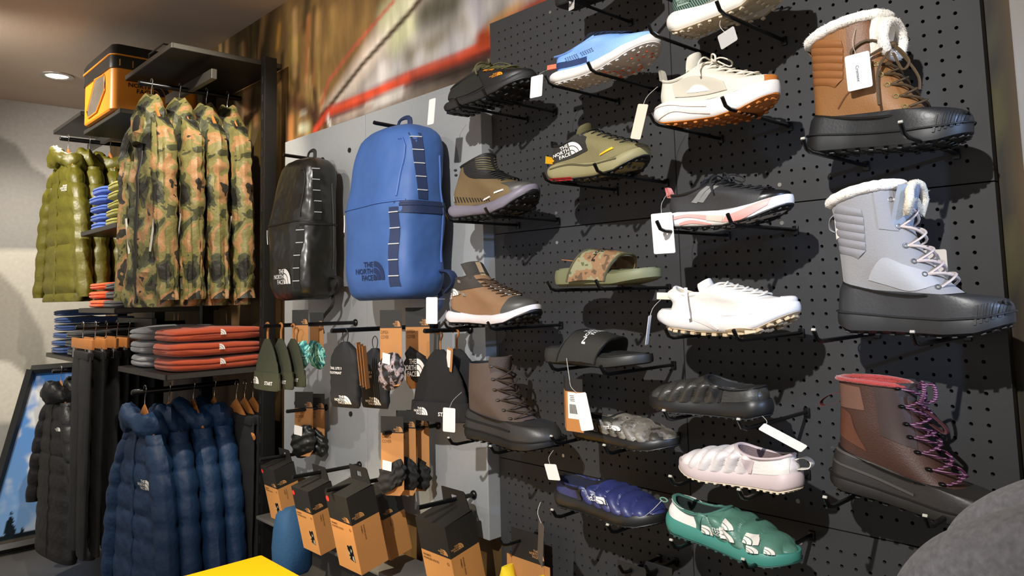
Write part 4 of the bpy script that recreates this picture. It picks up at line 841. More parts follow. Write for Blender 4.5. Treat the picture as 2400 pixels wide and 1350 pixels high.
for pts in (((0, 0, 0), (.012, -.02, .02), (.02, -.035, .0), (.012, -.03, -.03)), ((0, 0, 0), (.02, .01, .012), (.028, .0, -.02), (.01, -.01, -.035))): g.tube(smooth_path([k + Vector(q) for q in pts], 14), .0034, 6)
g.obj('bow', pl_, t)
for i, tt in enumerate(ts):
    for sg in (-1, 1): c = S.S(sg * .70, tt, .003); G().ball(c, (.007, .005, .0045), 8, 6).obj('lace_hook', mat('gunmetal_hook', '#1b1b1c', .25, .7), t)
loop_ring(t, [(.012, .248), (-.012, .236), (-.032, .212), (-.026, .200), (.010, .222)], mat('maroon_webbing', '#4a2025', .7), .014)
loop_ring(t, [(.140, .245), (.165, .235), (.195, .205), (.192, .192), (.150, .222)], mat('maroon_webbing', '#4a2025', .7), .014, 'tongue_loop')
hooks_under('boot_brown', 'brown purple-laced winter boot', fx=(1935, 2170), bright=True)
# shorter brown boot at the left
t = put('winter_brown', 'winter_boot', 'dark brown suede lace-up winter boot with grey-black rubber foot', 'boot')
dbr = mat('dark_brown_suede', '#55473f', .85, var=.08, vscale=15, bump=.3, bscale=350)
sh, S, b, b2 = duck_boot(t, dict(L=.298, w=.053, top=topB, bot=botB, rm=mat('grey_black_shell', '#333231', .45, bump=.12, bscale=200), sm=rbs, um=dbr, lm=m_lin_blk, shell=(.010, .110, .215, .088, .048, .5), toez=.074, shaft=[(.012, .090, .240, .072, .045, .7), (.012, .135, .195, .105, .046, .4), (.012, .17, .155, .155, .045, .05), (.014, .215, .142, .205, .043, 0), (.018, .262, .128, .270, .042, 0)], dip=.004))
P = [[(.130 + .012 * f - .02 * q * q, q * .034, .16 + .125 * f) for q in np.linspace(-1, 1, 11)] for f in np.linspace(0, 1, 10)]
G().loft([r + [(x - .010, y, z) for x, y, z in r[::-1]] for r in P]).obj('tongue', mat('brown_tongue', '#4a3f39', .8, bump=.4), t)
ts = [.16, .30, .45, .62, .78, .93]; S.laces(ts, .62, .0030, False, .005, .010).obj('laces', mat('dark_brown_lace', '#3a2c22', .7, bump=.4), t)
for i, tt in enumerate(ts):
    for sg in (-1, 1): c = S.S(sg * .74, tt, .003); G().ball(c, (.006, .005, .0045), 8, 6).obj('lace_hook', mat('steel_hook', '#7d7c78', .3, .9), t)
strip_on(b2, [(.01, .078), (.1, .066), (.2, .062)], [(.01, .073), (.1, .061), (.2, .057)], 16, 2, .0025).obj('shell_rib', rbs, t)
price_tag(t, (.020, -.085, .115), .036, .080, rz=.3, ry=.03, anchor=(.014, -.04, .16))
hooks_under('winter_brown', 'dark brown suede winter boot', fx=(1052, 1150), bright=True)
# ------------------------------------------------------------------ slides
def slide(t, foot, strap, edge, logo_m, L=.285):
    top = [(0, .040), (.06, .042), (.12, .032), (.2, .026), (.285, .036)]; bot = [(0, .004), (.02, 0), (.2, 0), (.285, .014)]
    g = sole_geo(0, L, top, bot, .050, .003); g.obj('footbed', foot, t)
    g = sole_geo(.008, L - .008, [(x, z + .0035) for x, z in top], [(x, z - .012) for x, z in top], .044, .0, rows=3); g.obj('insole', mat(foot.name + '_insole', '#20201c', .7) if 'black' in foot.name else foot, t)
    P = []; n = 22
    for i in range(13):
        f = i / 12; row = []
        for k in range(n + 1):
            a = math.pi * k / n; lean = .018 * math.sin(a); x = .088 + .088 * f + lean * (1 if f < .5 else 1.6) - .02 * (1 - math.sin(a)) * (1 - f); hw = .052 - .002 * f; hh = .078 - .016 * f
            row.append((x, -hw * math.copysign(abs(math.cos(a)) ** .7, math.cos(a)), .010 + hh * math.sin(a) ** .75 + .004 * math.sin(math.pi * f)))
        P.append(row)
    Q = [[(x, y * .94, z - .005 if 0 < k < n else z) for k, (x, y, z) in enumerate(r)] for r in P]; g = G(); g.loft([P[i] + Q[i][::-1] for i in range(13)]); g.obj('strap', strap, t)
    for e in (0, 12): G().tube(P[e], .0028, 6).obj('strap_edge', edge, t)
    gg = G(); gg.grid(P); b = bvh_of(gg); m = logo_geo('full'); gd = decal(m, (.160, .004, .08), (0, 1, 0), (-1, 0, 0), .034, .0015, b, (0, 0, -1)); V = gd; V.obj('logo', logo_m, t, smooth=False)
    return P
t = put('camo_slide', 'slide_sandal', 'olive slide sandal with camouflage print strap', 'sandal')
camo_s = mat_ramp('camo_strap', [(0, '#565b3a'), (.40, '#8b8868'), (.50, '#8c6a4b'), (.60, '#5d4a35')], 26, .55, 3)
slide(t, mat('olive_eva', '#6e7051', .55), camo_s, mat('dark_olive_edge', '#4f4c34', .6), mat('black_print', '#15150f', .6))
g = G(); g.box((.062, -.02, .062), (.05, .022, .0008), rot=(0, .16, .2)); g.obj('paper_tag', mat('orange_card', '#c47a3c', .7), t, smooth=False)
hooks_under('camo_slide', 'camouflage slide', fx=(1283, 1397))
t = put('black_slide', 'slide_sandal', 'black slide sandal with white logo on the strap', 'sandal')
slide(t, mat('black_eva', '#2a2a28', .5), mat('black_strap', '#2b2a26', .5, bump=.2), mat('black_strap_edge', '#1b1b1a', .5), m_white)
p0 = Vector((.13, -.09, -.02)); krf = mat('kraft_card', '#b5793f', .75, bump=.15, bscale=300)
g = G(); g.tube(smooth_path([(.10, -.052, .02), (.125, -.075, -.005), (.142, -.09, -.025)], 10), .0008, 5); g.obj('tag_thread', m_thread, t)
for i, rz in enumerate((-.75, .05)):
    M = Matrix.Translation((.128, -.088, -.022)) @ Euler((0, .0, rz), 'XYZ').to_matrix().to_4x4(); w_ = .046
    if i == 0: M = M @ Matrix.Rotation(math.pi, 4, 'Z')
    G().box((w_ / 2, 0, -.0155), (w_, .001, .031)).xf(M).obj('card_header', mat('black_card', '#1a1917', .6), t, smooth=False); G().box((w_ / 2, 0, -.078), (w_, .001, .094)).xf(M).obj('card_body', krf, t, smooth=False)
    if i == 1:
        G().box((w_ / 2, -.0009, -.064), (w_ * .74, .0006, .062)).xf(M).obj('barcode_label', m_white, t, smooth=False); g = G()
        for k in range(14): g.box((w_ * .25 + k * .0018, -.0014, -.072), (.0009 if k % 3 else .0013, .0003, .022))
        for k in range(4): g.box((w_ * .5, -.0014, -.041 - k * .004), (w_ * (.5 - .06 * (k % 2)), .0003, .0012))
        g.xf(M).obj('barcode_print', mat('black_ink', '#1d1d1d', .7), t, smooth=False)
price_tag(t, (.178, -.10, -.052), .032, .086, rz=.1, ry=-.22, anchor=(.142, -.09, -.025))
hooks_under('black_slide', 'black slide', fx=(1288, 1408))
# ------------------------------------------------------------------ quilted slippers
def slipper(t, p):
    L = .278; w = .051; ct = p.get('cup', .056); top = [(0, ct + .012), (.05, ct), (.14, ct - .010), (.22, ct - .012), (.28, ct)]; bot = [(0, .016), (.03, .002), (.1, .001), (.2, 0), (.24, .006), (.28, .026)]
    q = p.get('nq', 10)
    def disp(a, tt, P):
        ph = (P[0] + .30 * P[2] * 1.0) * q * 3.6
        return .0115 * (abs(math.sin(math.pi * ph)) ** .75 - .35) * math.sin(math.pi * min(1, tt * 1.02)) ** .4 * min(1, max(0, (P[0] - .07) / .03))
    keys = [(.004, ct + .002, L - .004, ct - .008, w * 1.0, 1), (.002, ct + .020, L - .018, ct + .014, w * .97, .92), (.004, ct + .034, L - .068, ct + .042, w * .88, .6), (.008, ct + .046, L - .118, ct + .056, w * .76, .25), (p.get('cbx', .010), p.get('cbz', .108), .135, p.get('cfz', .130), .036, 0)]
    U = Upper(keys, nth=208, nt=40, dip=p.get('dip', .022), disp=disp, base=top); U.g.obj('quilted_upper', p['um'], t); U.rim(.0048).obj('collar', p['cm'], t); U.lining(.05).obj('lining', p['lm'], t)
    sg = sole_geo(-.001, L + .001, top, bot, w * 1.0, .004, rows=8); sg.obj('rubber_cup', p['sm'], t); og = sole_geo(-.002, L + .004, [(x, z + .004) for x, z in bot], [(x, z - .002) for x, z in bot], w * 1.0, .001, rows=2); lg = lug_geo(0, L, bot, w * .98, 44, (.006, .012, .005), False); og.add(lg.v, lg.f); og.obj('outsole', p['om'], t)
    b = bvh_of(U.g); b2 = bvh_of(U.g, sg)
    if p.get('heel'):
        for s_ in (-1, 1): strip_on(b, [(.012, p.get('cbz', .108) - .003), (.05, .102), (.083, .088)], [(.010, ct + .010), (.05, ct), (.083, ct - .004)], 14, 6, .0018, side=s_).obj('heel_panel', p['heel'], t)
    if p.get('gore'):
        for s_ in (-1, 1): strip_on(b, [(.078, .092), (.102, .098)], [(.086, ct - .004), (.094, ct - .006)], 6, 6, .0034, side=s_).obj('stretch_gore', p['gore'], t)
    return U, b, b2
def satin(n, c, r=.38): return mat(n, c, r, bump=.3, bscale=60, spec=.6, bdist=.004)
t = put('black_slip', 'quilted_slipper', 'shiny black quilted slipper pointing left below the white trail shoe', 'slipper', rz=math.pi)
slipper(t, dict(um=satin('black_satin', '#35332f'), cm=blk, lm=m_lin_blk, sm=mat('black_cup', '#1b1b1b', .42), om=rub, heel=satin('black_satin_heel', '#2a2927', .5), gore=blk))
price_tag(t, (-.008, .05, -.006), .026, .098, rz=math.pi, ry=1.0, anchor=(.0, .03, .02)); hooks_under('black_slip', 'black quilted slipper', fx=(1557, 1732), bright=True)
t = put('white_slip', 'quilted_slipper', 'white quilted slipper with pale pink sole pointing left', 'slipper', rz=math.pi)
slipper(t, dict(um=satin('white_satin', '#d8d1d0', .55), cm=mat('pink_grey_binding', '#c3b2b2', .8), lm=mat('mauve_fleece', '#6d5c5c', .95, bump=.6), sm=mat('pale_pink_cup', '#c9b8b8', .5, var=.06, vscale=30), om=mat('cream_tread', '#cdbfa6', .6), heel=satin('white_satin_heel', '#dcd8d2', .55), gore=mat('pink_grey_gore', '#c2b0b0', .8), cbz=.122))
loop_ring(t, [(.006, .108), (-.014, .118), (-.028, .104), (-.022, .084), (.002, .076)], mat('white_webbing', '#d9d4cc', .8), .016); hooks_under('white_slip', 'white quilted slipper', fx=(1572, 1733), bright=True)
t = put('camo_slip', 'quilted_slipper', 'grey camouflage quilted slipper with black sole', 'slipper')
camo_g = mat_ramp('camo_grey', [(0, '#35322c'), (.40, '#5d584f'), (.50, '#77726a'), (.60, '#8a857c'), (.66, '#3b3833')], 22, .5, 3)
U, b, b2 = slipper(t, dict(um=camo_g, cm=blk, lm=m_lin_blk, sm=mat('black_cup', '#1b1b1b', .42), om=rub, heel=mat('grey_heel', '#57544d', .6), gore=blk, dip=.03))
logo_on(t, b, .150, .076, .020, m_white, off=.007); hooks_under('camo_slip', 'camouflage quilted slipper', fx=(1293, 1417), bright=True)
t = put('navy_slip', 'quilted_slipper', 'shiny navy quilted slipper with black sole and white logo', 'slipper')
U, b, b2 = slipper(t, dict(um=satin('navy_satin', '#2c3366', .42), cm=blk, lm=mat('navy_fleece', '#171a30', .9), sm=mat('black_cup', '#1b1b1b', .42), om=rub, heel=satin('navy_satin_heel', '#2a3060', .5), gore=blk, cbz=.114, dip=.03))
logo_on(t, b, .152, .070, .024, m_white, off=.007); price_tag(t, (.03, -.062, .180), .036, .060, rz=0, ry=-.2, anchor=(.02, -.04, .225)); price_tag(t, (.012, -.075, -.045), .06, .16, rz=-.62, ry=.05, anchor=(-.004, -.06, .02), m=mat('grey_brown_card', '#5d554d', .6), name='hang_card'); hooks_under('navy_slip', 'navy quilted slipper', fx=(1295, 1425), bright=True)
t = put('green_slip', 'quilted_slipper', 'green quilted slipper with white heel and scattered white logos', 'slipper', pitch=-.06)
U, b, b2 = slipper(t, dict(um=satin('green_satin', '#4f7a6c', .45), cm=mat('green_binding', '#3d6a60', .8), lm=mat('dark_green_fleece', '#16211e', .95, bump=.6), sm=mat('teal_cup', '#3f8579', .45), om=mat('dark_teal_tread', '#22453f', .6), heel=mat('white_nylon_heel', '#e4e1dc', .6), gore=mat('green_gore', '#4c7d70', .8), cbz=.120, nq=8, dip=.03))
for x, z, s_, tl in ((.10, .052, .026, -.1), (.145, .056, .034, .1), (.205, .046, .020, 0), (.150, .088, .024, .2), (.195, .070, .026, -.1), (.235, .052, .018, 0)): logo_on(t, b, x, z, s_, mat('white_logo_print', '#e3ded6', .6), tilt=tl, kind='dome', off=.007)
logo_on(t, b, .150, .062, .024, m_white, tilt=.1, kind='words', off=.007)
G().tube([(-.012 + .009 * math.cos(a), -.01, .098 + .007 * math.sin(a)) for a in [2 * math.pi * k / 16 for k in range(16)]], .0018, 6, closed=True).obj('pull_loop', mat('green_cord', '#6f9a88', .6), t)
g = G(); g.tube(smooth_path([(-.016, -.012, .094), (-.028, -.03, .06), (-.046, -.04, .03)], 8), .0008, 5); g.ball((-.047, -.04, .028), (.006, .003, .003), 8, 6); g.obj('tag_thread', m_thread, t)
hooks_under('green_slip', 'green quilted slipper', fx=(1574, 1743), bright=True)
# ================================================================== clothes on the rack
from mathutils import noise as mnoise
def nz(p, s=1.): return mnoise.noise(Vector(p) * s)
wood = mat('beech_wood', '#b8763c', .45, var=.12, vscale=25, bump=.1, bscale=120); chrome = mat('chrome_wire', '#b5b3ae', .2, .9)
def hanger(loc, label, group, w=.13, clips=False, rz=0, box=False):
    """wooden hanger: hook over the rail at loc, bar across x"""
    t = thing('wooden_hanger', label, 'hanger', loc, (0, 0, rz), group); g = G()
    g.tube([(.014 * math.cos(a), 0, .0 + .014 * math.sin(a) - .002) for a in np.linspace(-.5, math.pi * 1.05, 12)] + [(.0, 0, -.02), (0, 0, -.085)][0:0], .0019, 6)
    g.tube(smooth_path([(.0125, 0, -.006), (.006, 0, -.024), (0, 0, -.04), (0, 0, -.088)], 10), .0019, 6); g.obj('hook', chrome, t)
    L = []
    if clips:
        g = G(); g.box((0, 0, -.085), (w * 2, .012, .045), bev=.003); g.obj('bar', wood, t)
        for s_ in (-1, 1): g = G(); g.box((s_ * w * .75, 0, -.125), (.022, .014, .05), bev=.002); g.tube([(s_ * w * .75, 0, -.09), (s_ * w * .75, 0, -.12)], .002, 5); g.obj('clip', chrome, t)
    else:
        for i in range(25):
            x = -w + 2 * w * i / 24; z = -.092 - .105 * (abs(x) / w) ** 1.35; h = .030 - .020 * (abs(x) / w) ** .7; th = .011
            L.append([(x, th * .5 * math.cos(a), z + h * math.sin(a) * (1.15 if math.sin(a) > 0 else .8)) for a in [2 * math.pi * k / 10 for k in range(10)]])
        G().loft(L).obj('shoulder_bar', wood, t)
    return t
def body_geo(lv, n=64, rows=100, quilt=None, crk=0., seed=0, exp=2.6, open_top=False, qz=None):
    L = []
    for i in range(rows):
        z, a, b, yo = cr(lv, i / (rows - 1)); row = []
        q = 0
        if quilt and (qz is None or qz[0] > z > qz[1]): q = quilt[1] * (abs(math.sin(math.pi * z / quilt[0])) ** .4 - .6)
        for k in range(n):
            th = 2 * math.pi * k / n; c, s_ = math.cos(th), math.sin(th); ex = 2 / exp
            x = math.copysign(abs(c) ** ex, c) * (a + q); y = math.copysign(abs(s_) ** ex, s_) * (b + q) + yo
            if crk: d = crk * (.6 * nz((x * 3 + seed, y * 3, z * 3), 3.) + (.15 if quilt else .9) * nz((c * 1.6 + seed, s_ * 1.6, z * .9), 2.2) * min(1, -z * 1.6) + .55 * nz((x, y + seed, z), 24.) * (1 + max(0, -z - .45) * 2)); x += c * d; y += s_ * d
            row.append((x, y, z))
        L.append(row)
    return G().loft(L)
def sleeve_geo(pts, rad, n=26, rows=64, quilt=None, crk=0., seed=0, flat=.72):
    P = smooth_path(pts, rows); Rr = [float(cr([(r,) for r in rad], i / (rows - 1))[0]) for i in range(rows)]; L = []
    for i, p in enumerate(P):
        q = quilt[1] * (abs(math.sin(math.pi * p[2] / quilt[0] + .6)) ** .5 - .55) if quilt else 0; row = []
        for k in range(n):
            th = 2 * math.pi * k / n; x = p[0] + math.cos(th) * (Rr[i] * flat + q); y = p[1] + math.sin(th) * (Rr[i] + q); d = crk * (.5 * nz((math.cos(th) * 1.8 + seed, math.sin(th) * 1.8, p[2] * 1.2), 2.) + .3 * nz((x * .5, y * .5 + seed, p[2] * 1.4), 12.) + .4 * nz((x, y + seed, p[2]), 30.)) if crk else 0; row.append((x + math.cos(th) * d, y + math.sin(th) * d, p[2]))
        L.append(row)
    return G().loft(L)
def jacket(name, label, group, loc, m, H=.80, w=.24, th=.075, quilt=None, crk=0., hood='cowl', rz=0, seed=0, logo=None, zipm=None, sleeve_q=None, body_m2=None, trim=None, splay=.05, qz=None, sl=.60, cat='jacket'):
    t = thing(name, label, cat, loc, (0, 0, rz), group)
    lv = [(-.100, .040, .026, 0), (-.120, .060, .032, 0), (-.165, .098, th * .75, 0), (-.225, .135, th * .9, 0), (-.32, w * .76, th, 0), (-.46, w * .88, th * 1.02, 0), (-.62, w * .95, th * 1.02, 0), (-H + .02, w, th, 0), (-H, w * .96, th * .85, 0)]
    g = body_geo(lv, quilt=quilt, crk=crk, seed=seed, qz=qz); g.obj('body', m, t); b = bvh_of(g)
    for s_ in (-1, 1):
        sg = sleeve_geo([(s_ * .090, 0, -.165), (s_ * .135, -.004, -.25), (s_ * (w * .80 + splay * .4), -.008, -.43), (s_ * (w * .93 + splay), -.008, -.18 - sl)], [.030, .040, .040, .034], quilt=sleeve_q or ((quilt[0], quilt[1] * .8) if quilt else None), crk=crk, seed=seed + 3, flat=1.15); sg.obj('sleeve', body_m2 or m, t)
    if hood == 'cowl':
        L = []
        for k in range(48):
            a = 2 * math.pi * k / 48; cx, cy = .074 * math.cos(a), .05 * math.sin(a); zc = -.135 - .024 * math.sin(a + .3) + .008 * math.sin(3 * a + seed); r = .040 + .010 * math.sin(2 * a + seed) + .008 * nz((math.cos(a), math.sin(a), seed), 3.)
            L.append([((lambda w_: (cx + math.cos(a) * w_ * math.cos(p), cy + math.sin(a) * w_ * .8 * math.cos(p), zc + w_ * 1.15 * math.sin(p)))(r * (1 + .22 * nz((math.cos(a) * 2.2 + seed, math.sin(a) * 2.2, p * 1.1), 1.5) + .10 * math.sin(p * 3 + a * 4 + seed)))) for p in [2 * math.pi * j / 20 for j in range(20)]])
        G().grid(L, wrapu=True, wrapv=True).obj('hood', m, t)
    elif hood == 'peak':
        L = []
        for i in range(18):
            f = i / 17; z = -.06 - .20 * f; rx_ = .026 + .060 * math.sin(f * 2.5) ** .9; ry_ = .024 + .046 * math.sin(f * 2.5) ** .9; row = []
            for k in range(26):
                a = 2 * math.pi * k / 26; d = 1 + .16 * nz((math.cos(a) * 1.5 + seed, math.sin(a) * 1.5, f * 4), 1.6) + .06 * math.sin(5 * a + seed); op = .75 if (math.sin(a) < -.75 and .35 < f < .8) else 1; row.append((rx_ * math.cos(a) * d, ry_ * math.sin(a) * d * op - .01 * f, z + .008 * math.sin(3 * a)))
            L.append(row)
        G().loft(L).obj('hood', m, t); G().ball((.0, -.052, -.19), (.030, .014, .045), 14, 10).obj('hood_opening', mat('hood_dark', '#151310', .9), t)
    elif hood == 'collar':
        L = [[((.062 + .006 * f) * math.cos(a), (.045 + .006 * f) * math.sin(a), -.075 - .07 * f) for a in [2 * math.pi * k / 28 for k in range(28)]] for f in np.linspace(0, 1, 6)]
        L = [[(x * .85, y * .85, z - .05) for x, y, z in L[0]]] + L; G().loft(L, False, False).obj('collar', m, t)
    zg = G(); n = 30
    for i in range(n):
        pass
    P = []
    for i in range(n):
        z = -.17 - (H - .18) * i / (n - 1); h = b.ray_cast(Vector((0, -.4, z)), Vector((0, 1, 0))); y = h[0].y if h[0] is not None else -th; P.append([(-.011, y - .0005, z), (-.010, y - .004, z), (.010, y - .004, z), (.011, y - .0005, z)])
    zg.grid(P); zg.obj('zip_placket', zipm or m, t)
    if trim:
        for s_ in (-1, 1):
            h = b.ray_cast(Vector((s_ * .12, -.4, -.62)), Vector((0, 1, 0))); y = h[0].y if h[0] is not None else -th; G().box((s_ * .12, y - .003, -.62), (.010, .004, .15), rot=(0, .25 * s_, 0)).obj('pocket_zip', trim, t)
    if logo:
        x, z, s_ = logo; decal(logo_geo('full'), (x, 0, z), (1, 0, 0), (0, 0, 1), s_, .004, b, (0, 1, 0)).obj('logo', m_white, t, smooth=False)
    return t
# camouflage shell jackets, first bay
camo = mat_ramp('camo_shell', [(0, '#1c1b16'), (.40, '#3b3d27'), (.47, '#6f6a3e'), (.545, '#94704b'), (.62, '#2a2820')], 8.5, .58, 3, (1, 1, 1), True, .9, 24, .4, .45)
for i, y in enumerate((-.42, -.31, -.20, -.11)):
    hanger((-1.62, y, 2.327), ['wooden hanger of the foremost camouflage jacket', 'wooden hanger of the second camouflage jacket from the aisle', 'wooden hanger of the third camouflage jacket from the aisle', 'wooden hanger of the camouflage jacket nearest the wall'][i], 'hangers on the upper right rail')
    jacket('shell_jacket', ['camouflage shell jacket hanging foremost on the upper right rail', 'camouflage shell jacket hanging second from the aisle', 'camouflage shell jacket hanging third from the aisle', 'camouflage shell jacket hanging nearest the wall'][i], 'camouflage jackets on the upper right rail', (-1.62 + .01 * (i % 2), y, 2.327), camo, H=.90, w=.19, th=.036, crk=.020, hood='peak', seed=i * 7.3, rz=(.10, .02, -.03, .02)[i], zipm=mat('black_zip', '#15140f', .5), trim=mat('reflective_trim', '#c9c6bd', .3), splay=.02, sl=.70)
# olive down jackets, third bay
oliv = mat('olive_down', '#5f5a12', .48, var=.12, vscale=10, bump=.5, bscale=26, spec=.6, bdist=.010)
for i, y in enumerate((-.43, -.33, -.23)):
    hanger((-2.89, y, 2.313), ['wooden hanger of the foremost olive down jacket', 'wooden hanger of the middle olive down jacket', 'wooden hanger of the olive down jacket nearest the wall'][i], 'hangers on the upper left rail')
    jacket('down_jacket', ['olive yellow quilted down jacket with small white logo, foremost on the upper left rail', 'olive yellow quilted down jacket, middle one on the upper left rail', 'olive yellow quilted down jacket nearest the wall on the upper left rail'][i], 'olive down jackets', (-2.89, y, 2.313), oliv, H=.86, w=.225, th=.042, quilt=(.082, .013), crk=.009, hood='cowl', seed=i * 3.1, rz=(.12, .04, 0)[i], logo=(.10, -.30, .032) if i == 0 else None, splay=.09, sl=.66)
# dark blue down jackets, first bay below
navy = mat('dark_blue_down', '#0c2f53', .6, var=.10, vscale=12, bump=.5, bscale=28, bdist=.010)
for i, y in enumerate((-.42, -.33, -.235, -.15)):
    hanger((-1.62, y, 1.107), ['wooden hanger of the foremost dark blue jacket', 'wooden hanger of the second dark blue jacket', 'wooden hanger of the third dark blue jacket', 'wooden hanger of the dark blue jacket nearest the wall'][i], 'hangers on the lower right rail')
    jacket('down_jacket', ['dark blue quilted down jacket with white chest logo, foremost on the lower right rail', 'dark blue quilted down jacket hanging second on the lower right rail', 'dark blue quilted down jacket hanging third on the lower right rail', 'dark blue quilted down jacket nearest the wall on the lower right rail'][i], 'dark blue down jackets', (-1.62, y, 1.107), navy, H=.84, w=.225, th=.038, quilt=(.092, .011), crk=.008, hood='cowl', seed=i * 2.2 + 1, rz=(.10, .04, .02, 0)[i], logo=(.11, -.36, .036) if i == 0 else None, splay=.06, sl=.64)
# black jackets, third bay below
bkd = mat('black_down', '#17171a', .5, bump=.5, bscale=28, spec=.6, bdist=.010)
for i, y in enumerate((-.43, -.33)):
    hanger((-2.89, y, 1.113), ['wooden hanger of the long black jacket in front of the sky poster', 'wooden hanger of the black jacket behind the long one'][i], 'hangers on the lower left rail')
    jacket('down_jacket', ['long black quilted jacket hanging in front of the sky poster', 'black quilted jacket half hidden behind the long black one'][i], 'black jackets', (-2.89, y, 1.113), bkd, H=.92, w=.215, th=.042, quilt=(.085, .010), hood='cowl', seed=i * 2.9 + 4, rz=(.14, .05)[i], splay=.09, sl=.52, logo=(.10, -.30, .018) if i == 0 else None)
# trousers on clip hangers, second bay
trs = mat('black_fleece', '#161618', .9, bump=.4, bscale=180)
def trousers(label, group, loc, seed, L=.98, w=.17):
    t = thing('trousers', label, 'trousers', loc, (0, 0, random.uniform(-.06, .06)), group); P = []
    for sgn in (-1, 1):
        lv = [(-.13, w * .52, .010, 0), (-.20, w * .56, .014, 0), (-.40, w * .54, .016, 0), (-.70, w * .46, .016, 0), (-L, w * .42, .014, 0)]; g = body_geo(lv, 26, 40, crk=.006, seed=seed + sgn, exp=2.2); g.v = [(x + sgn * w * .48, y, z) for x, y, z in g.v]; g.obj('trouser_leg', trs, t)
    G().box((0, 0, -.135), (w * 2.0, .026, .035), bev=.008).obj('waistband', trs, t)
for i, y in enumerate((-.49, -.44, -.395, -.35, -.30, -.25)):
    words = ('first', 'second', 'third', 'fourth', 'fifth', 'sixth')[i]
    hanger((-2.25, y, 1.347), 'wooden clip hanger, %s from the aisle on the trouser rail' % words, 'clip hangers', w=.17, clips=True)
    trousers('black fleece trousers, %s pair from the aisle on the clip hangers' % words, 'black trousers on clip hangers', (-2.25, y, 1.347), i * 5.)
for i, y in enumerate((-.09, -.055, -.02)):
    words = ('outer', 'middle', 'innermost')[i]
    hanger((-1.52, y - .01, 1.10), 'dim wooden hanger by the post, %s of three' % words, 'dim hangers beside the post', w=.17)
    trousers('black garment hanging in the dark beside the post, %s of three' % words, 'black garments beside the post', (-1.52, y - .01, 1.10), i * 3. + 40, L=1.0, w=.16)
# ------------------------------------------------------------------ folded clothes
def folded(label, group, loc, m, w=.24, d=.34, h=.05, seed=0, name='folded_sweater', logo=None, cat='folded clothes'):
    t = thing(name, label, cat, loc, (0, 0, random.uniform(-.04, .04)), group); n = 72; L = []
    for i in range(17):
        f = i / 16; v = 2 * f - 1; ins = 1 - abs(v) ** 4; grv = .010 * math.exp(-((v - .05) / .12) ** 2); z = h * f; row = []
        for k in range(n):
            a = 2 * math.pi * k / n; c, s_ = math.cos(a), math.sin(a); r = .86 + .14 * ins ** .5; x = math.copysign(abs(c) ** .45, c) * (w / 2 * r); y = math.copysign(abs(s_) ** .45, s_) * (d / 2 * r); q = grv + .004 * nz((x * 9 + seed, y * 9, z * 20), 1.5) - .008 * math.exp(-((x - w * .1) / .012) ** 2) * (s_ < 0) * .6
            zz_ = z + (.005 * nz((x * 6 + seed, y * 6, 0), 1.4) * f) + .003 * math.sin(y * 14 + seed) * f; row.append((x - math.copysign(q, c) * abs(c), y - math.copysign(q, s_) * abs(s_), zz_))
        L.append(row)
    top = L[-1]; L.append([(x * .6, y * .6, z + .002) for x, y, z in top]); L.append([(x * .15, y * .15, z + .003) for x, y, z in top]); g = G().loft(L); g.obj('body', m, t)
    if logo:
        decal(logo_geo('dome'), (w / 2 + .002, -.02, h * .45), (0, 1, 0), (0, 0, 1), .022, .004).obj('logo', m_white, t, smooth=False)
    return t
def stack(n, x, y, z, m, names, group, w=.24, d=.34, h=.052, logo=False):
    for i in range(n): folded(names[i], group, (x + random.uniform(-.006, .006), y + random.uniform(-.008, .008), z + i * (h + .003) + .001), m, w, d, h - .006, seed=i * 4.7 + x, logo=logo)
ordn = ('lowest', 'second lowest', 'third lowest', 'fourth from the bottom', 'fifth from the bottom', 'topmost')
def nm(col, where, n):
    o = {3: ('lowest', 'middle', 'topmost'), 5: ('lowest', 'second lowest', 'middle', 'second highest', 'topmost'), 6: ('lowest', 'second lowest', 'third lowest', 'third highest', 'second highest', 'topmost')}[n]
    return ['folded %s top, %s, %s' % (col, q, where) for q in o]
flee = lambda n, c: mat(n, c, .85, var=.06, vscale=30, bump=.4, bscale=260, sheen=.2)
stack(3, -1.478, -.235, 1.179, flee('rust_orange_fleece', '#9c3a16'), nm('rust orange', 'right end of the lower right shelf', 3), 'rust orange tops', w=.27, d=.37, logo=True)
stack(3, -1.765, -.24, 1.179, flee('heather_grey', '#85868a'), nm('heather grey', 'left of the rust orange ones', 3), 'grey tops', w=.25, d=.36)
stack(5, -2.42, -.24, 1.784, flee('royal_blue_fleece', '#3f5fae'), nm('royal blue', 'beside the olive down jackets', 5), 'royal blue tops', w=.23, d=.36, h=.040)
stack(5, -2.13, -.24, 1.784, flee('mustard_fleece', '#8f8a2e'), nm('mustard', 'right of the royal blue ones', 5), 'mustard tops', w=.25, d=.36, h=.038)
stack(3, -2.41, -.24, 1.417, flee('bright_orange_fleece', '#e05a24'), nm('bright orange', 'below the royal blue ones', 3), 'bright orange tops', w=.23, d=.36, h=.040)
stack(3, -2.14, -.24, 1.417, flee('charcoal_fleece', '#3a393b'), nm('charcoal', 'right of the bright orange ones', 3), 'charcoal tops', w=.25, d=.36, h=.038)
stack(6, -3.04, -.245, 1.179, flee('slate_blue_fleece', '#2c4a7e'), nm('slate blue', 'on the lowest left shelf', 6), 'slate blue tops', w=.24, d=.37, h=.036)
stack(3, -2.75, -.25, 1.179, flee('black_fleece_top', '#18181a'), nm('black', 'right of the slate blue ones', 3), 'black tops', w=.25, d=.36, h=.04)
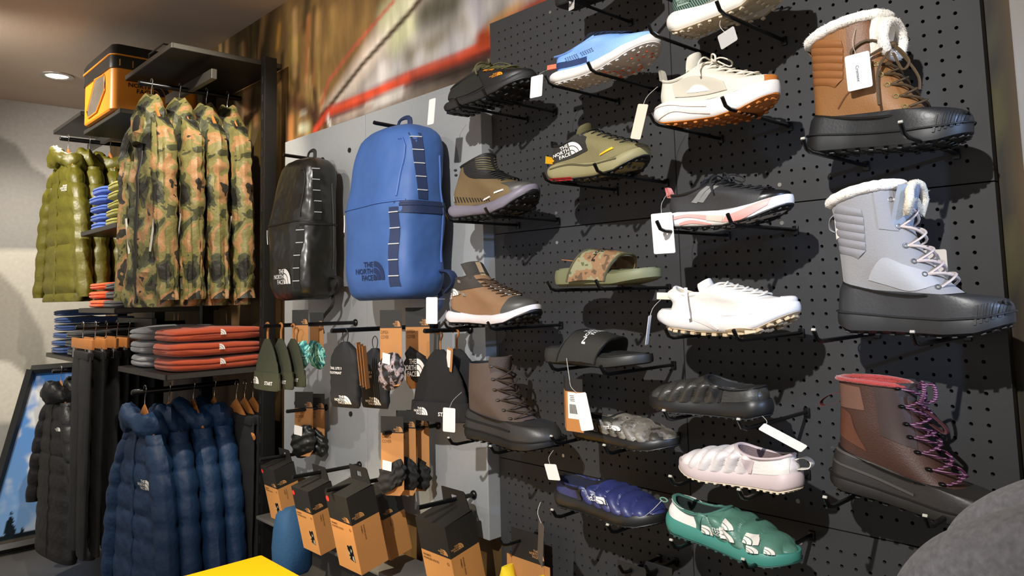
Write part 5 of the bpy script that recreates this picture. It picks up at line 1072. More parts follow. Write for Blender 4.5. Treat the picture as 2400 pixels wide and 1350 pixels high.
# ------------------------------------------------------------------ orange gear bag
t = thing('gear_bag', 'boxy orange gear bag with black lid and clear window on the rack shelf', 'bag', (-2.235, -.275, 2.285)); bw, bd, bh = .46, .38, .235
tarp = mat('orange_tarpaulin', '#d9861a', .45, var=.06, vscale=10, bump=.12, bscale=40); btp = mat('black_tarpaulin', '#12110f', .45, bump=.2, bscale=60)
def rbox(w, d, z0, z1, r=.035, n=8, flare=0.):
    L = []
    for z, k in ((z0, 1), (z1, 1 + flare)):
        row = []
        for q in range(4):
            cx, cy = [(w / 2 - r, d / 2 - r), (-w / 2 + r, d / 2 - r), (-w / 2 + r, -d / 2 + r), (w / 2 - r, -d / 2 + r)][q]
            for j in range(n): a = math.pi / 2 * (q + j / (n - 1)); row.append(((cx + r * math.cos(a)) * k, (cy + r * math.sin(a)) * k, z))
        L.append(row)
    return L
L = rbox(bw, bd, 0, bh * .98); L = [[(x * .97, y * .97, z) for x, y, z in L[0]]] + [[(x, y, z + .006) for x, y, z in L[0]]] + [L[1]]; G().loft(L).obj('body', tarp, t)
L = rbox(bw + .012, bd + .012, bh * .80, bh + .04); L += [[(x * .96, y * .95, z + .022) for x, y, z in L[1]]] + [[(x * .5, y * .5, z + .03) for x, y, z in L[1]]]; G().loft(L).obj('lid', btp, t)
G().tube([(x, y, bh + .012) for x, y, z in rbox(bw + .014, bd + .014, 0, 1)[0]], .004, 6, closed=True).obj('piping', tarp, t)
g = G()
for i in range(7): g.box((bw / 2 + .008, -bd / 2 + .03 + i * .053, bh * .90), (.004, .004, .03))
g.obj('daisy_chain', mat('amber_webbing', '#a87a2a', .6), t)
g = G(); P = [(-.13, .03), (-.02, .17), (.12, .185), (.135, .06), (.10, .02), (-.10, .005)]; P = [(-.14, .05), (-.02, .175), (.13, .165), (.14, .09), (.02, .015), (-.12, .012)]
g.add([(x, -bd / 2 - .004, z + .01) for x, z in P], [tuple(range(6))]); g.obj('clear_window', mat('grey_vinyl', '#6a6259', .2, var=.3, vscale=20), t, smooth=False)
g = G(); g.tube([(x, -bd / 2 - .004, z + .01) for x, z in P], .004, 6, closed=True); g.obj('window_rim', tarp, t)
decal(logo_geo('full'), (bw / 2 + .002, -.02, .085), (0, 1, 0), (0, 0, 1), .07, .001).obj('logo', mat('black_logo', '#17120a', .6), t, smooth=False)
for s_ in (-1, 1): G().tube(smooth_path([(s_ * bw / 2, -.05, bh * .9), (s_ * (bw / 2 + .02), -.02, bh * .99), (s_ * (bw / 2 + .02), .04, bh * .99), (s_ * bw / 2, .07, bh * .9)], 12), .008, 6).obj('grab_handle', btp, t)
# ------------------------------------------------------------------ framed sky poster leaning in the corner
t = thing('framed_poster', 'black framed poster of blue sky, clouds and treetops against the far wall', 'poster', (-3.78, 0, .02)); A = np.array
TL, TR, BLc, BR = A((0, -.394, 1.03)), A((0, -.02, 1.03)), A((0, -.628, .02)), A((0, -.02, .02)); Pg = []; Cg = []
for i in range(70):
    row = []; crow = []
    for j in range(110):
        f, v = i / 69, j / 109; p = (BLc * (1 - f) + BR * f) * (1 - v) + (TL * (1 - f) + TR * f) * v; row.append(tuple(p)); y, z = p[1], p[2]
        c = A(lin('#8fbcf2')) * (1 - v) + A(lin('#4f92ea')) * v
        cl = max(0, mnoise.fractal(Vector((y * 6 + 3.1, z * 6, 1.7)), 1., 2., 4) * 2.2 - .05); cl = min(1, cl) * (1 if v > .30 else .5); c = c * (1 - cl) + A((.9, .92, .95)) * cl
        hz = .065 + .055 * max(0, mnoise.noise(Vector((y * 60, 0, 0)))) + .16 * max(0, 1 - abs(y + .47) / .03) * (1 if int(z * 160) % 4 < 3 else .7)
        if v < hz: c = A(lin('#17222a'))
        if v < .045: c = A(lin('#5b564e'))
        crow.append(c)
    Pg.append(row); Cg.append(crow)
po = printed_grid('print', Pg, np.array(Cg), mat_print('sky_print', .35), t)
fm = mat('black_frame', '#131211', .35)
for a, b_ in ((TL, TR), (TL, BLc), (BLc, BR), (TR, BR)):
    g = G(); g.tube([tuple(a + A((.012, 0, 0))), tuple(b_ + A((.012, 0, 0)))], .026, 4, 1.0); g.obj('frame_bar', fm, t, smooth=False)
g = G(); g.add([tuple(q - A((.012, 0, 0))) for q in (TL, TR, BR, BLc)], [(0, 1, 2, 3)]); g.obj('back_board', fm, t, smooth=False)
# ------------------------------------------------------------------ yellow table
t = thing('display_table', 'bright yellow table top in the foreground below the boxes', 'table', (-.10, -.86, 0)); yel = mat('yellow_laminate', '#f4b800', .4)
G().box((0, 0, .735), (.81, .80, .03), bev=.006).obj('table_top', yel, t)
for sx in (-1, 1):
    for sy in (-1, 1): G().box((sx * .36, sy * .35, .36), (.04, .04, .72), bev=.004).obj('leg', m_blk, t)
# ------------------------------------------------------------------ grey fleece tops at the right edge, near the camera
t = thing('garment_stand', 'black floor stand carrying the grey fleece jackets at the right edge', 'garment rack', (1.60, -.60, 0)); G().tube([(0, -.01, .02), (0, -.01, 1.395)], .012, 10).obj('post', m_blk, t); G().box((0, 0, .012), (.40, .36, .024), bev=.006).obj('base', m_blk, t); G().tube([(0, -.14, 1.395), (0, .14, 1.395)], .012, 10).obj('arm', m_blk, t)
gfl = mat('grey_heather_fleece', '#77777b', .95, var=.5, vscale=170, bump=.5, bscale=200, sheen=.2)
for i, (y, rz) in enumerate(((-.685, .0), (-.535, .0))):
    hanger((1.60, y, 1.407), ['wooden hanger of the near grey fleece jacket', 'wooden hanger of the grey fleece jacket behind'][i], 'hangers on the floor stand')
    j = thing('fleece_jacket', ['grey heather fleece jacket at the right edge, nearer one', 'grey heather fleece jacket at the right edge, partly behind the nearer one'][i], 'jacket', (1.60, y, 1.407), (0, 0, rz), 'grey fleece jackets')
    sc_ = (1.0, 1.02)[i]; lv = [(-.085, .07, .05, 0), (-.10, .13, .06, 0), (-.125, .22, .055, 0), (-.155, .29, .056, 0), (-.20, .345, .057, 0), (-.27, .368, .058, 0), (-.45, .385, .058, 0), (-.78, .39, .058, 0)]
    g = body_geo([(z, a * sc_, b, yo) for z, a, b, yo in lv], 72, 60, crk=.004, seed=i * 9., exp=2.4); g.obj('body', gfl, j); bb = bvh_of(g); Pp = []
    for q in np.linspace(0, 1, 26):
        x, z = -.30 * sc_ + .02 + .22 * q, -.285 + .09 * math.sin(q * 1.5); h = bb.ray_cast(Vector((x, -.5, z)), Vector((0, 1, 0)))
        if h[0] is not None: Pp.append(h[0] + Vector((0, -.001, 0)))
    if len(Pp) > 3: G().tube(Pp, .004, 6).obj('shoulder_seam', gfl, j)
# ================================================================== goods on the grey board
PL2 = {'blue_pack': (-.33, -.165, 1.66, 1., 1.), 'black_pack': (-.92, -.165, 1.66, 1., 1.)}
for k_, v_ in PL2.items(): PL.setdefault(k_, v_)
def place(t, key):
    t['key'] = key
    if key not in PL: PL[key] = (t.location.x, t.location.y, t.location.z, t.scale.x, 1.)
    x, y, z, sc_, kz = (list(PL[key]) + [1.])[:5]; t.location = (x, y, z); t.scale = (sc_, sc_, sc_ * kz); return t
def board_hook(x, z, L, label, y0=BY, tip=True):
    t = thing('display_hook', label, 'hook', (x, y0, z), group='straight hooks on the grey board'); m = mat('black_hook', '#0f0f10', .3, .4, spec=.6)
    G().tube([(0, .002, 0), (0, -L + .004, .004), (0, -L, .005)], .0062, 8).obj('rod', m, t); G().ball((0, -.003, 0), (.012, .008, .012), 12, 8).obj('base_knob', m, t); return t
def backpack(key, label, m, side_m, web, bar_m, logo_m, dark, hook_x, side_strap=True):
    x, y, z, s, kz = (list(PL[key]) + [1.])[:5]; t = thing('backpack', label, 'backpack', (x, y, z - .0)); t.scale = (s, s, s * kz); t['key'] = key
    # rounded block: z 0 (bottom) .. .48, front at y<0
    L = []; n = 64; rows = 44
    for i in range(rows):
        f = i / (rows - 1); zz_ = .50 * f; a = float(np.interp(f, [0, .03, .10, .5, .82, .92, .97, 1], [.118, .138, .150, .150, .145, .135, .112, .070])); b = float(np.interp(f, [0, .03, .12, .5, .85, .94, .98, 1], [.055, .078, .088, .084, .076, .066, .050, .030])); yo = float(np.interp(f, [0, .5, 1], [0, 0, .026])); row = []
        for k in range(n):
            th = 2 * math.pi * k / n; c, q = math.cos(th), math.sin(th); X = math.copysign(abs(c) ** .55, c) * a; Y = math.copysign(abs(q) ** .55, q) * b + yo; d = .009 * nz((X * 4 + x * 9, Y * 4, zz_ * 4), 2.2) + .005 * nz((X, Y + x, zz_), 14.); row.append((X + c * d, Y + q * d, zz_ + .004 * nz((X * 8, Y * 8, f), 1.)))
        L.append(row)
    g = G().loft(L); g.obj('body', m, t); b = bvh_of(g); F = Vector((0, 1, 0)); S_ = Vector((-1, 0, 0))
    def onf(px, pz, o=.002): h = b.ray_cast(Vector((px, -.4, pz)), F); return (h[0] - F * o) if h[0] is not None else Vector((px, -.08, pz))
    def ons(py, pz, o=.002): h = b.ray_cast(Vector((.4, py, pz)), S_); return (h[0] - S_ * o) if h[0] is not None else Vector((.14, py, pz))
    G().tube([onf(px, .262 + .02 * (px + .14), .001) for px in np.linspace(-.14, .14, 24)], .0032, 6).obj('pocket_zip', side_m, t)
    G().tube([ons(py, .255, .001) for py in np.linspace(-.07, .08, 14)], .0045, 6, ).obj('side_zip', dark, t)
    for nm_, pth in (('main_zip', [onf(.116 - .10 * max(0, q - .75) ** 1.0, .28 + .165 * min(1, q * 1.15), .001) for q in np.linspace(0, 1, 24)]), ('main_zip', [ons(.048, .10 + .30 * q, .001) for q in np.linspace(0, 1, 24)])): G().tube(pth, .003, 6).obj(nm_, side_m, t)
    # daisy-chain webbing with light bars: upper on the side, lower on the front corner
    P = [[ons(-.030 + .004 * 0, .27 + .19 * q, .0025), ons(-.002, .27 + .19 * q, .0025)] for q in np.linspace(0, 1, 16)]; wo = G().grid(P).obj('webbing', web, t)
    P2 = [[onf(.100, .035 + .215 * q, .0025), onf(.128, .035 + .215 * q, .0025)] for q in np.linspace(0, 1, 16)]; wo2 = G().grid(P2).obj('webbing', web, t)
    for PP, w_ in ((P, wo), (P2, wo2)):
        for k in (2, 5, 8, 11, 14): a_, c_ = PP[k]; G().tube([a_ + (Vector((.0015, -.0015, 0))), c_ + Vector((.0015, -.0015, 0))], .0016, 5).obj('bar_tack', bar_m, w_)
    if side_strap:
        P = [[ons(py, .232, .004), ons(py, .266, .004)] for py in np.linspace(-.075, .085, 16)]; G().grid(P).obj('side_strap', web, t)
    G().tube(smooth_path([(-.03, .035, .49), (-.022, .04, .530), (.022, .04, .530), (.03, .035, .49)], 14), .008, 6, .5).obj('grab_loop', dark, t)
    for s_ in (-1, 1): G().tube(smooth_path([(s_ * .06, .075, .46), (s_ * .075, .088, .30), (s_ * .09, .086, .12), (s_ * .11, .075, .03)], 14), .016, 6, .45).obj('shoulder_strap', dark, t)
    G().tube(smooth_path([(.10, .07, .03), (.12, .06, -.02), (.06, .05, -.07), (.05, .06, -.12)], 12), .007, 6, .3).obj('loose_strap', web, t)
    for s_, pz in ((1, .03),): G().tube(smooth_path([(.145, .05, .075), (.172, .055, .070), (.180, .06, .045), (.150, .06, .02)], 10), .016, 8, .35).obj('hip_wing', web, t)
    G().tube(smooth_path([onf(-.13, .25, .004), onf(-.138, .225, .008), onf(-.136, .20, .010)], 8), .0016, 5).obj('zip_pull', m_white, t)
    decal(logo_geo('full'), (.03, 0, .055), (1, 0, 0), (0, 0, 1), .052, .0025, b, F).obj('logo', logo_m, t, smooth=False)
    return t
blp = mat('cobalt_nylon', '#3a5d99', .6, var=.05, vscale=12, bump=.5, bscale=10, bdist=.02); nvw = mat('navy_webbing', '#1c2c50', .7, bump=.3)
backpack('blue_pack', 'cobalt blue backpack with navy webbing hanging on the grey board', blp, mat('blue_zip', '#3f63a6', .5), nvw, mat('silver_tack', '#c9ccd2', .5), mat('navy_logo', '#1b2a52', .6), nvw, -.328)
bkp = mat('black_glossy_nylon', '#201f1b', .30, bump=.6, bscale=10, spec=.6, bdist=.025); bkw = mat('black_webbing', '#111110', .7)
backpack('black_pack', 'glossy black backpack hanging beside the steel post', bkp, mat('black_zip', '#15140f', .5), bkw, mat('silver_tack', '#c9ccd2', .5), m_white, bkw, -.921, False)
board_hook(-.328, 1.948, .165, 'hook holding the blue backpack'); board_hook(-.921, 1.942, .155, 'hook holding the black backpack')
# hooks with small goods
HA, HB = (-.70, 1.356), (-.26, 1.352)
board_hook(HA[0], HA[1], .33, 'long hook with the olive beanies'); board_hook(HB[0], HB[1], .345, 'long hook with the pouches'); board_hook(PL.get('black_beanie0', (-.06,))[0], 1.345, .16, 'hook with the black beanies'); board_hook(-.90, 1.056, .15, 'hook with the small neck gaiters by the post'); board_hook(-.253, 1.066, .19, 'hook with the three black neck gaiters'); board_hook(-.93, .905, .23, 'hook with the leftmost box'); board_hook(-.68, .890, .24, 'hook with the middle boxes'); board_hook(-.37, .915, .30, 'hook with the large box'); board_hook(-.098, .897, .19, 'hook with the rightmost box')
kraft = mat('kraft_board', '#b07a45', .75, var=.06, vscale=30, bump=.12, bscale=300); kblk = mat('black_kraft', '#1b1a18', .6); kprint = mat('brown_print', '#6a4526', .7)
def card(t, c, w=.062, h=.125, hdr=.038, rz=0., logo=True, words=('DIPSEA', 'COVER'), cut=.014, fr=0.):
    """printed header card hanging from its slot at c"""
    M = Matrix.Translation(c) @ Euler((fr, 0, rz)).to_matrix().to_4x4()
    hd = G().box((0, 0, .010 - hdr / 2), (w, .0012, hdr)).xf(M).obj('card_header', kblk, t, smooth=False)
    o = [(-w / 2, .010 - hdr), (w / 2, .010 - hdr), (w / 2, .010 - h + cut), (w / 2 - cut, .010 - h), (-w / 2 + cut, .010 - h), (-w / 2, .010 - h + cut)]
    cb = G().loft([[(x, -.0006, z) for x, z in o], [(x, .0006, z) for x, z in o]]).xf(M).obj('card_body', kraft, t, smooth=False)
    if logo: decal(logo_geo('full'), (w * .30, -.0008, -.025), (1, 0, 0), (0, 0, 1), .012, .0004).xf(M).obj('card_logo', mat('copper_print', '#b98652', .5), hd, smooth=False)
    for i, s_ in enumerate(words): decal(text_geo(s_, .010), (-w / 2 + .004, -.0008, -.002 - hdr - i * .010), (1, 0, 0), (0, 0, 1), 1, .0004).xf(M).obj('lettering', kprint, cb, smooth=False)
def gaiter(t, c, m, r=.034, h=.055, seed=0, n=40, lab=True):
    """bunched tube of fabric wrapped round the lower card"""
    L = []
    for i in range(44):
        f = i / 43; z = h * (.5 - f); row = []
        for k in range(n):
            a = 2 * math.pi * k / n; rr = r * (1 - .35 * abs(2 * f - 1) ** 2.2) * (1 + .10 * math.sin(2 * a + seed)) + .0030 * math.sin(f * 20 + 3.2 * math.sin(a + seed) + 2.5 * nz((math.cos(a), math.sin(a), seed), 2.) + seed) + .006 * nz((math.cos(a) * 2, math.sin(a) * 2 + seed, f * 3), 2.); row.append((c[0] + rr * math.cos(a) * 1.05, c[1] + rr * .55 * math.sin(a), c[2] + z + .010 * math.cos(a + seed)))
        L.append(row)
    G().loft(L).obj('neck_gaiter', m, t)
    if lab: G().box((c[0] - .006, c[1] - r * .62, c[2] + .028), (.030, .001, .022), rot=(.2, .15, .1)).obj('cloth_label', m_white, t, smooth=False)
teal = mat_ramp('teal_marble', [(0, '#1f6e73'), (.44, '#2f8f8b'), (.475, '#8fe0cf'), (.53, '#bff0dd'), (.565, '#1d6a70'), (.60, '#7fd5c6')], 26, .6, 2, (1, 1, 1), True, .2, 60, 1.5)
cmg = mat_ramp('camo_lilac', [(0, '#17161a'), (.45, '#2a292e'), (.50, '#8d7f84'), (.58, '#b5a6a6'), (.62, '#1b1a1d')], 40, .6, 2); blk_j = mat('black_jersey', '#141415', .8, bump=.35, bscale=120); gly = mat('glossy_black_fabric', '#191a17', .4, bump=.3, bscale=90)
GK = 0
def gaiter_card(label, group, hx, y, hz_, m, seed, rz=0., w=.062, h=.135, lab=True, r=.036, words=('DIPSEA', 'COVER'), gz=-.098, logo=True):
    t = thing('neck_gaiter_pack', label, 'neck gaiter', (hx, y, hz_), (0, 0, .55), group); global GK; GK += 1; place(t, 'gaiter%d' % GK); card(t, (0, 0, 0), w, h, rz=rz, words=words, logo=logo); gaiter(t, (0, -.002, gz), m, r, .06, seed, lab=lab); return t
gaiter_card('teal marbled neck gaiter on a kraft card, front one beside the olive beanies', 'teal neck gaiters', -.70, -.255, 1.348, teal, .4, words=(), h=.14, w=.080, r=.044, gz=-.105)
gaiter_card('teal marbled neck gaiter on a kraft card, behind the other teal one', 'teal neck gaiters', -.70, -.165, 1.348, teal, 2.1, words=(), lab=False, h=.14, w=.080, r=.044, gz=-.105)
gaiter_card('lilac grey camouflage neck gaiter on a kraft card between pouch and black beanie', 'camouflage neck gaiters', -.385, -.175, 1.350, cmg, 1.1, h=.158, w=.090, r=.046, gz=-.118)
t = gaiter_card('black neck gaiter with large white print beside the camouflage one', 'camouflage neck gaiters', -.36, -.095, 1.350, blk_j, 3.1, h=.158, w=.090, lab=False, r=.046, gz=-.105); decal(logo_geo('full'), (.006, -.031, -.122), (1, 0, 0), (0, 0, 1), .034, .0).obj('print', m_white, t, smooth=False)
gaiter_card('glossy black neck gaiter on a pale card beside the post, front one', 'small black neck gaiters', -.913, -.125, 1.046, gly, .9, h=.148, w=.072, r=.040, gz=-.104); gaiter_card('glossy black neck gaiter on a kraft card beside the post, rear one', 'small black neck gaiters', -.905, -.080, 1.046, gly, 2.9, h=.148, w=.072, r=.040, gz=-.104, lab=False)
for i, (y, q) in enumerate(((-.205, 'front'), (-.155, 'middle'), (-.105, 'rear'))): gaiter_card('plain black neck gaiter on a kraft card below the black beanie, %s of three' % q, 'three black neck gaiters', -.286 + .003 * i, y, 1.055, blk_j, i * 1.7, h=.178, w=.078, r=.042, gz=-.125, lab=i != 1)
# beanies
def beanie(label, group, loc, m, m2, w=.085, h=.20, th=.018, seed=0, words=True, tagc=False, logo_m=None, lx=-.055, key=None):
    t = thing('beanie', label, 'beanie', loc, (0, 0, .05 if key and key.startswith('olive') else .30), group); place(t, key) if key else None; L = []
    for i in range(30):
        f = i / 29; z = -.045 - (h - .055) * f; a = w * (.16 + .84 * math.sin(min(1, f * 1.12) * math.pi / 2) ** .8); b = th * (.4 + .6 * math.sin(f * math.pi / 2)); L.append([(a * math.cos(q) + .003 * nz((f * 5, math.cos(q) * 3, seed), 2.), math.copysign(abs(math.sin(q)) ** .8, math.sin(q)) * b, z) for q in [2 * math.pi * k / 40 for k in range(40)]])
    G().loft(L).obj('crown', m, t); L = []
    for z, k in ((-h + .052, 1.02), (-h + .054, 1.06), (-h + .02, 1.10), (-h - .004, 1.10), (-h - .008, 1.02), (-h, .95)): L.append([(w * k * math.cos(q), math.copysign(abs(math.sin(q)) ** .8, math.sin(q)) * th * 1.25 * k, z) for q in [2 * math.pi * j / 48 for j in range(48)]])
    g = G().loft(L, False, False); g.obj('cuff', m2, t); b = bvh_of(g)
    decal(logo_geo('full'), (lx, 0, -h + .012), (1, 0, 0), (0, 0, 1), .024, .0015, b, (0, 1, 0)).obj('logo', logo_m or m_white, t, smooth=False)
    if words: decal(text_geo('START', .017, 'LEFT', .02), (.012, 0, -h + .012), (1, 0, 0), (0, 0, 1), 1, .0015, b, (0, 1, 0)).obj('lettering', m_white, t, smooth=False)
    hk = mat('wood_clip', '#a86e3a', .5); G().tube(smooth_path([(.004, 0, -.048), (.004, 0, -.018), (.012, 0, .002), (.002, 0, .012), (-.010, 0, .004)], 14), .0042, 6, .7).obj('card_hook', hk, t)
    if tagc:
        for k in range(2): G().box((.045 + k * .004, -.01 - k * .003, -.075), (.034, .0012, .075), rot=(0, .15, -.5)).obj('swing_tag', kraft, t, smooth=False)
        G().box((.044, -.0135, -.072), (.026, .0012, .055), rot=(0, .15, -.5)).obj('tag_label', m_white, t, smooth=False)
    return t
rib_ol = mat_stripes('olive_knit', '#2e3122', '#3e4230', 130, 0, .9, .2, .8); rib_ol2 = mat_stripes('olive_rib', '#2a2d20', '#43462f', 90, 0, .9, .2, .8); rib_bk = mat_stripes('black_knit', '#121213', '#1b1b1c', 130, 0, .9, .2, .8); rib_bk2 = mat_stripes('black_rib', '#0f0f10', '#222223', 90, 0, .9, .2, .8)
for i, (y, q) in enumerate(((-.345, 'front one of three'), (-.315, 'middle one of three'), (-.285, 'third, behind the others'))): beanie('olive knitted cuffed beanie on the long hook, ' + q, 'olive beanies', (HA[0], y, HA[1] + .004), rib_ol, rib_ol2, w=.082, h=.215, th=.011, seed=i * 2., key='olive_beanie%d' % i)
for i, (y, q) in enumerate(((-.215, 'black knitted cuffed beanie with white logo beside the brown winter boot'), (-.150, 'black knitted beanie behind the front black one'))): beanie(q, 'black beanies', (-.105 + .03 * i, y, 1.35), rib_bk, rib_bk2, w=.105, h=.265 - .03 * i, seed=i * 3. + 8, tagc=i == 0, th=.022, words=i == 0, key='black_beanie%d' % i)
# drawstring pouches
def pouch(label, loc, seed):
    t = thing('drawstring_pouch', label, 'pouch', loc, (0, 0, .25), 'black drawstring pouches'); place(t, 'pouch%d' % int(seed)); L = []
    for i in range(34):
        f = i / 33; z = -.035 - .20 * f; a = float(np.interp(f, [0, .06, .12, .25, .97, 1], [.012, .030, .044, .058, .060, .055])); b = float(np.interp(f, [0, .1, .3, .9, 1], [.010, .016, .022, .020, .006])); L.append([(a * math.copysign(abs(math.cos(q)) ** .7, math.cos(q)) + .004 * nz((f * 6, seed, math.cos(q)), 2.), math.copysign(abs(math.sin(q)) ** .8, math.sin(q)) * b * (1 + .12 * math.sin(7 * q) * max(0, 1 - f * 3)), z) for q in [2 * math.pi * k / 44 for k in range(44)]])
    g = G().loft(L); g.obj('bag', mat('black_softshell', '#161719', .75, bump=.2, bscale=120), t); b = bvh_of(g); G().tube(smooth_path([(-.006, 0, -.04), (-.012, 0, -.01), (0, 0, .006), (.012, 0, -.01), (.006, 0, -.04)], 14), .0016, 5).obj('drawstring', blk, t)
    decal(logo_geo('full'), (.012, 0, -.222), (1, 0, 0), (0, 0, 1), .026, .0015, b, (0, 1, 0)).obj('logo', m_white, t, smooth=False)
    for i, s_ in enumerate(('TRAIL LITE 3', 'FOOTPRINT')): decal(text_geo(s_, .0105, 'LEFT', .02), (-.052, 0, -.118 - i * .014), (1, 0, 0), (0, 0, 1), 1, .0015, b, (0, 1, 0)).obj('lettering', m_white, t, smooth=False)
    for k in range(3 if seed < 2 else 0): G().box((.062 + .004 * k, .008 * k, -.10 - .006 * k), (.0012, .030, .13), rot=(0, -.10, .35)).obj('swing_tag', kraft, t, smooth=False)
pouch('black drawstring pouch with white logo, left of two, right of the teal gaiters', (-.50, -.175, 1.352), 1.); pouch('black drawstring pouch with white logo, half behind the camouflage gaiter', (-.405, -.215, 1.352), 2.)
# goggle-hood boxes
BK = 0
def gbox(label, loc, w=.125, d=.095, h=.235, band=.085, rx=.22, rz=0., dot=True, win=True, sc=1.):
    t = thing('hood_box', label, 'box', loc, (rx, 0, rz), 'hanging kraft boxes'); t.scale = (sc, sc, sc); global BK; BK += 1; place(t, 'box%d' % BK); red = mat('red_dot', '#d8352c', .5); g = G(); z1 = -.035
    for (za, zb, m, nm_) in ((z1 - band, z1, kblk, 'black_band'), (z1 - h, z1 - band, mat('kraft_box', '#b87f45', .7, var=.05, vscale=20, bump=.1, bscale=300), 'kraft_body')):
        q = G()
        for a, b_ in (((-w / 2, -d / 2), (w / 2, -d / 2)), ((w / 2, -d / 2), (w / 2, d / 2)), ((w / 2, d / 2), (-w / 2, d / 2)), ((-w / 2, d / 2), (-w / 2, -d / 2))): q.quad((*a, za), (*b_, za), (*b_, zb), (*a, zb))
        if nm_ == 'black_band': q.quad((-w / 2, -d / 2, z1), (w / 2, -d / 2, z1), (w / 2, d / 2 - .004, z1 + .003), (-w / 2, d / 2 - .004, z1 + .003))
        else: q.quad((-w / 2, -d / 2, za), (-w / 2, d / 2, za), (w / 2, d / 2, za), (w / 2, -d / 2, za))
        if nm_ == 'black_band': band_o = q.obj(nm_, m, t, smooth=False)
        else: body_o = q.obj(nm_, m, t, smooth=False)
    o = [(-w * .42, z1), (w * .46, z1), (w * .40, z1 + .045), (w * .36, z1 + .05), (-w * .38, z1 + .05)]; hl = [(-.012, z1 + .018), (.012, z1 + .018), (.012, z1 + .034), (-.012, z1 + .034)]
    g = G(); ya = d / 2 - .006
    for a, b_ in ((o[0], o[1]),): pass
    g.add([(x, ya, z) for x, z in o + hl], [(0, 1, 6, 5)[::1], (1, 2, 7, 6), (2, 3, 4, 8, 7), (4, 0, 5, 8)]); g.add([(x, ya + .002, z) for x, z in o + hl], [(0, 1, 6, 5), (1, 2, 7, 6), (2, 3, 4, 8, 7), (4, 0, 5, 8)]); g.obj('hang_tab', kblk, t, smooth=False)
    fy = -d / 2 - .0008; cop = mat('copper_print', '#b98652', .5)
    decal(logo_geo('full'), (w * .30, fy, z1 - band + .006), (1, 0, 0), (0, 0, 1), .015, .0).obj('logo', cop, band_o, smooth=False); decal(logo_geo('full'), (w / 2 + .0008, d * -.20, z1 - band + .012), (0, 1, 0), (0, 0, 1), .016, .0).obj('logo', cop, band_o, smooth=False)
    for i, s_ in enumerate(('WHIMZY', 'POWDER HOOD')): decal(text_geo(s_, .0085, 'LEFT', .02), (-w / 2 + .006, fy, z1 - band - .014 - i * .0095), (1, 0, 0), (0, 0, 1), 1, 0).obj('lettering', kprint, body_o, smooth=False)
    for i, s_ in enumerate(('WHIMZY', 'POWDER HOOD')): decal(text_geo(s_, .006, 'LEFT', .02), (w / 2 + .0008, -d * .22 + i * .008, z1 - band - .012), (0, 0, -1), (0, 1, 0), 1, 0).obj('lettering', kprint, body_o, smooth=False)
    decal(text_geo('O', .012), (w * .34, fy, z1 - band - .020), (1, 0, 0), (0, 0, 1), 1, 0).obj('size_mark', kprint, body_o, smooth=False)
    if win: G().quad((w * .12, fy, z1 - h + .038), (w * .34, fy, z1 - h + .034), (w * .30, fy, z1 - h + .085), (w * .08, fy, z1 - h + .080)).obj('window', mat_ramp('goggle_print', [(0, '#0d0d0e'), (.5, '#1f2320'), (.57, '#9aa5a0'), (.62, '#c9b070'), (.66, '#101012')], 60, .3, 2), body_o, smooth=False)
    if dot: G().disc((-w / 2 + .012, fy - .0004, z1 - .022), .009, 16, 1).obj('red_sticker', red, band_o, smooth=False)
    return t
gbox('kraft and black hood box hanging leftmost beside the post', (-.90, -.215, .955), sc=1.0); gbox('kraft and black hood box hanging second from the post', (-.72, -.225, .925), sc=1.05); gbox('large kraft and black hood box with red dot in the middle', (-.545, -.285, .945), sc=1.12); gbox('kraft and black hood box mostly behind the large middle one', (-.50, -.14, .905), sc=1.0, dot=False); gbox('kraft and black hood box hanging rightmost below the neck gaiters', (-.125, -.155, .915), sc=1.15, dot=False)
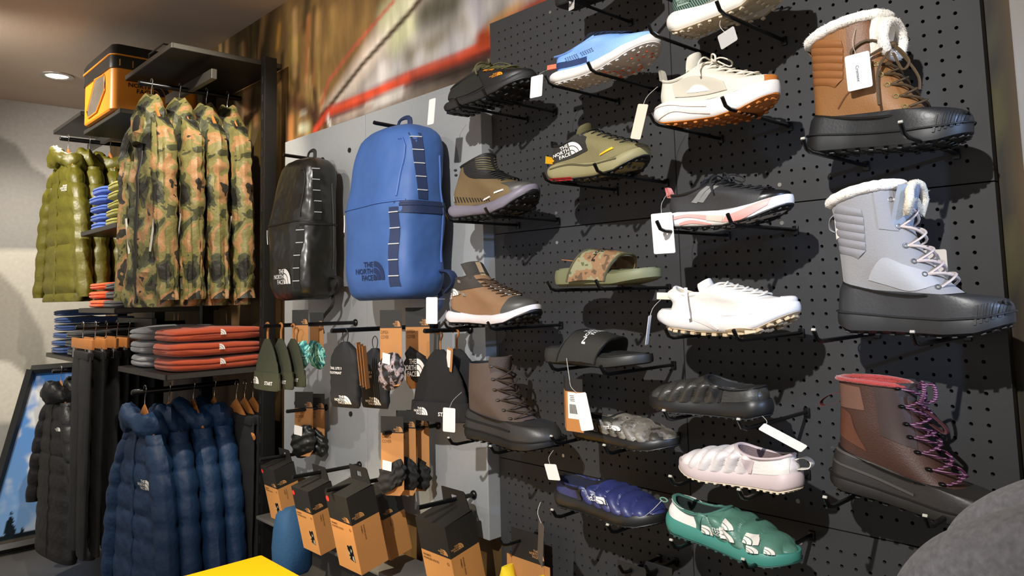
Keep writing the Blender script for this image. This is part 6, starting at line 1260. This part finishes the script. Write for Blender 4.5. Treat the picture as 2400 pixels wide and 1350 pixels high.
# bottom: yellow pack on the pegboard, dark packs at the lower edge
hook(peg_x(4), peg_z(29.4), 'hook with the yellow mitten card', L=.12)
t = thing('mitten_pack', 'orange and black card holding yellow mittens at the lower edge', 'mittens', (peg_x(5.0), -.06, .838)); t.scale = (1.25, 1.25, 1.25)
G().box((0, 0, -.018), (.092, .0015, .056)).obj('card_header', kblk, t, smooth=False); G().box((0, 0, -.115), (.092, .0015, .138)).obj('card_body', kraft, t, smooth=False); decal(logo_geo('full'), (.030, -.001, -.036), (1, 0, 0), (0, 0, 1), .016, .0005).obj('logo', mat('copper_print', '#b98652', .5), t, smooth=False)
for s_ in (-1, 1): G().box((s_ * .053, 0, -.10), (.016, .0015, .11), bev=.0005).obj('card_wing', kraft, t, smooth=False)
ym = mat('yellow_knit', '#e8c91c', .8, bump=.5, bscale=150)
for s_, mm_ in ((-1, 'mitten'), (1, 'mitten')):
    L = [[(s_ * .045 + a * math.cos(q), -.014 + .016 * math.sin(q), z) for q in [2 * math.pi * k / 20 for k in range(20)]] for z, a in ((-.062, .004), (-.070, .010), (-.095, .024), (-.13, .036), (-.17, .042), (-.20, .040))]; G().loft(L).obj(mm_, ym, t)
for i, (u, y, q) in enumerate(((1480, -.10, 'left'), (1540, -.07, 'right'))):
    p = at(u, 1322, 1, y); t = thing('accessory_card', 'dark accessory card at the lower edge under the green slipper, %s of two' % q, 'card', (p.x, y, p.z)); G().box((0, 0, -.07), (.075, .002, .14), bev=.0006).obj('card', mat('dark_card', '#232221', .5), t, smooth=False); G().disc((0, -.002, -.012), .006, 12, 1, .001).obj('euro_slot', mat('slot_black', '#050505', .9), t); hook(p.x, p.z - .012, 'hook with the dark accessory card, %s of two' % q, L=-y + .03)
# low ledge and clothes in the gap under the grey board
t = thing('wall_ledge', 'grey metal ledge running below the grey board', 'ledge', (-.63, -.05, .64)); G().box((0, -.03, 0), (1.18, .14, .012), bev=.003).obj('ledge_plate', mat('grey_ledge', '#6b6864', .5), t); G().box((0, .05, -.32), (1.15, .012, .63)).obj('back_sheet', mat('dark_sheet', '#4a4845', .7), t)
p = at(672, 1270, 1, -.20); t = thing('folded_garment', 'blue fabric bundle in the gap beside the post under the boxes', 'folded clothes', (p.x, -.18, p.z - .10))
L = [[(.062 * k * math.copysign(abs(math.cos(q)) ** .7, math.cos(q)) + .012 * nz((z * 9, math.cos(q), 3.), 2.), .06 * k * math.sin(q), z) for q in [2 * math.pi * j / 32 for j in range(32)]] for z, k in ((0, .8), (.02, 1), (.08, 1.02), (.14, .95), (.19, .8), (.21, .4))]; G().loft(L).obj('body', mat('petrol_blue_fleece', '#123f66', .8, bump=.4, bscale=120), t)
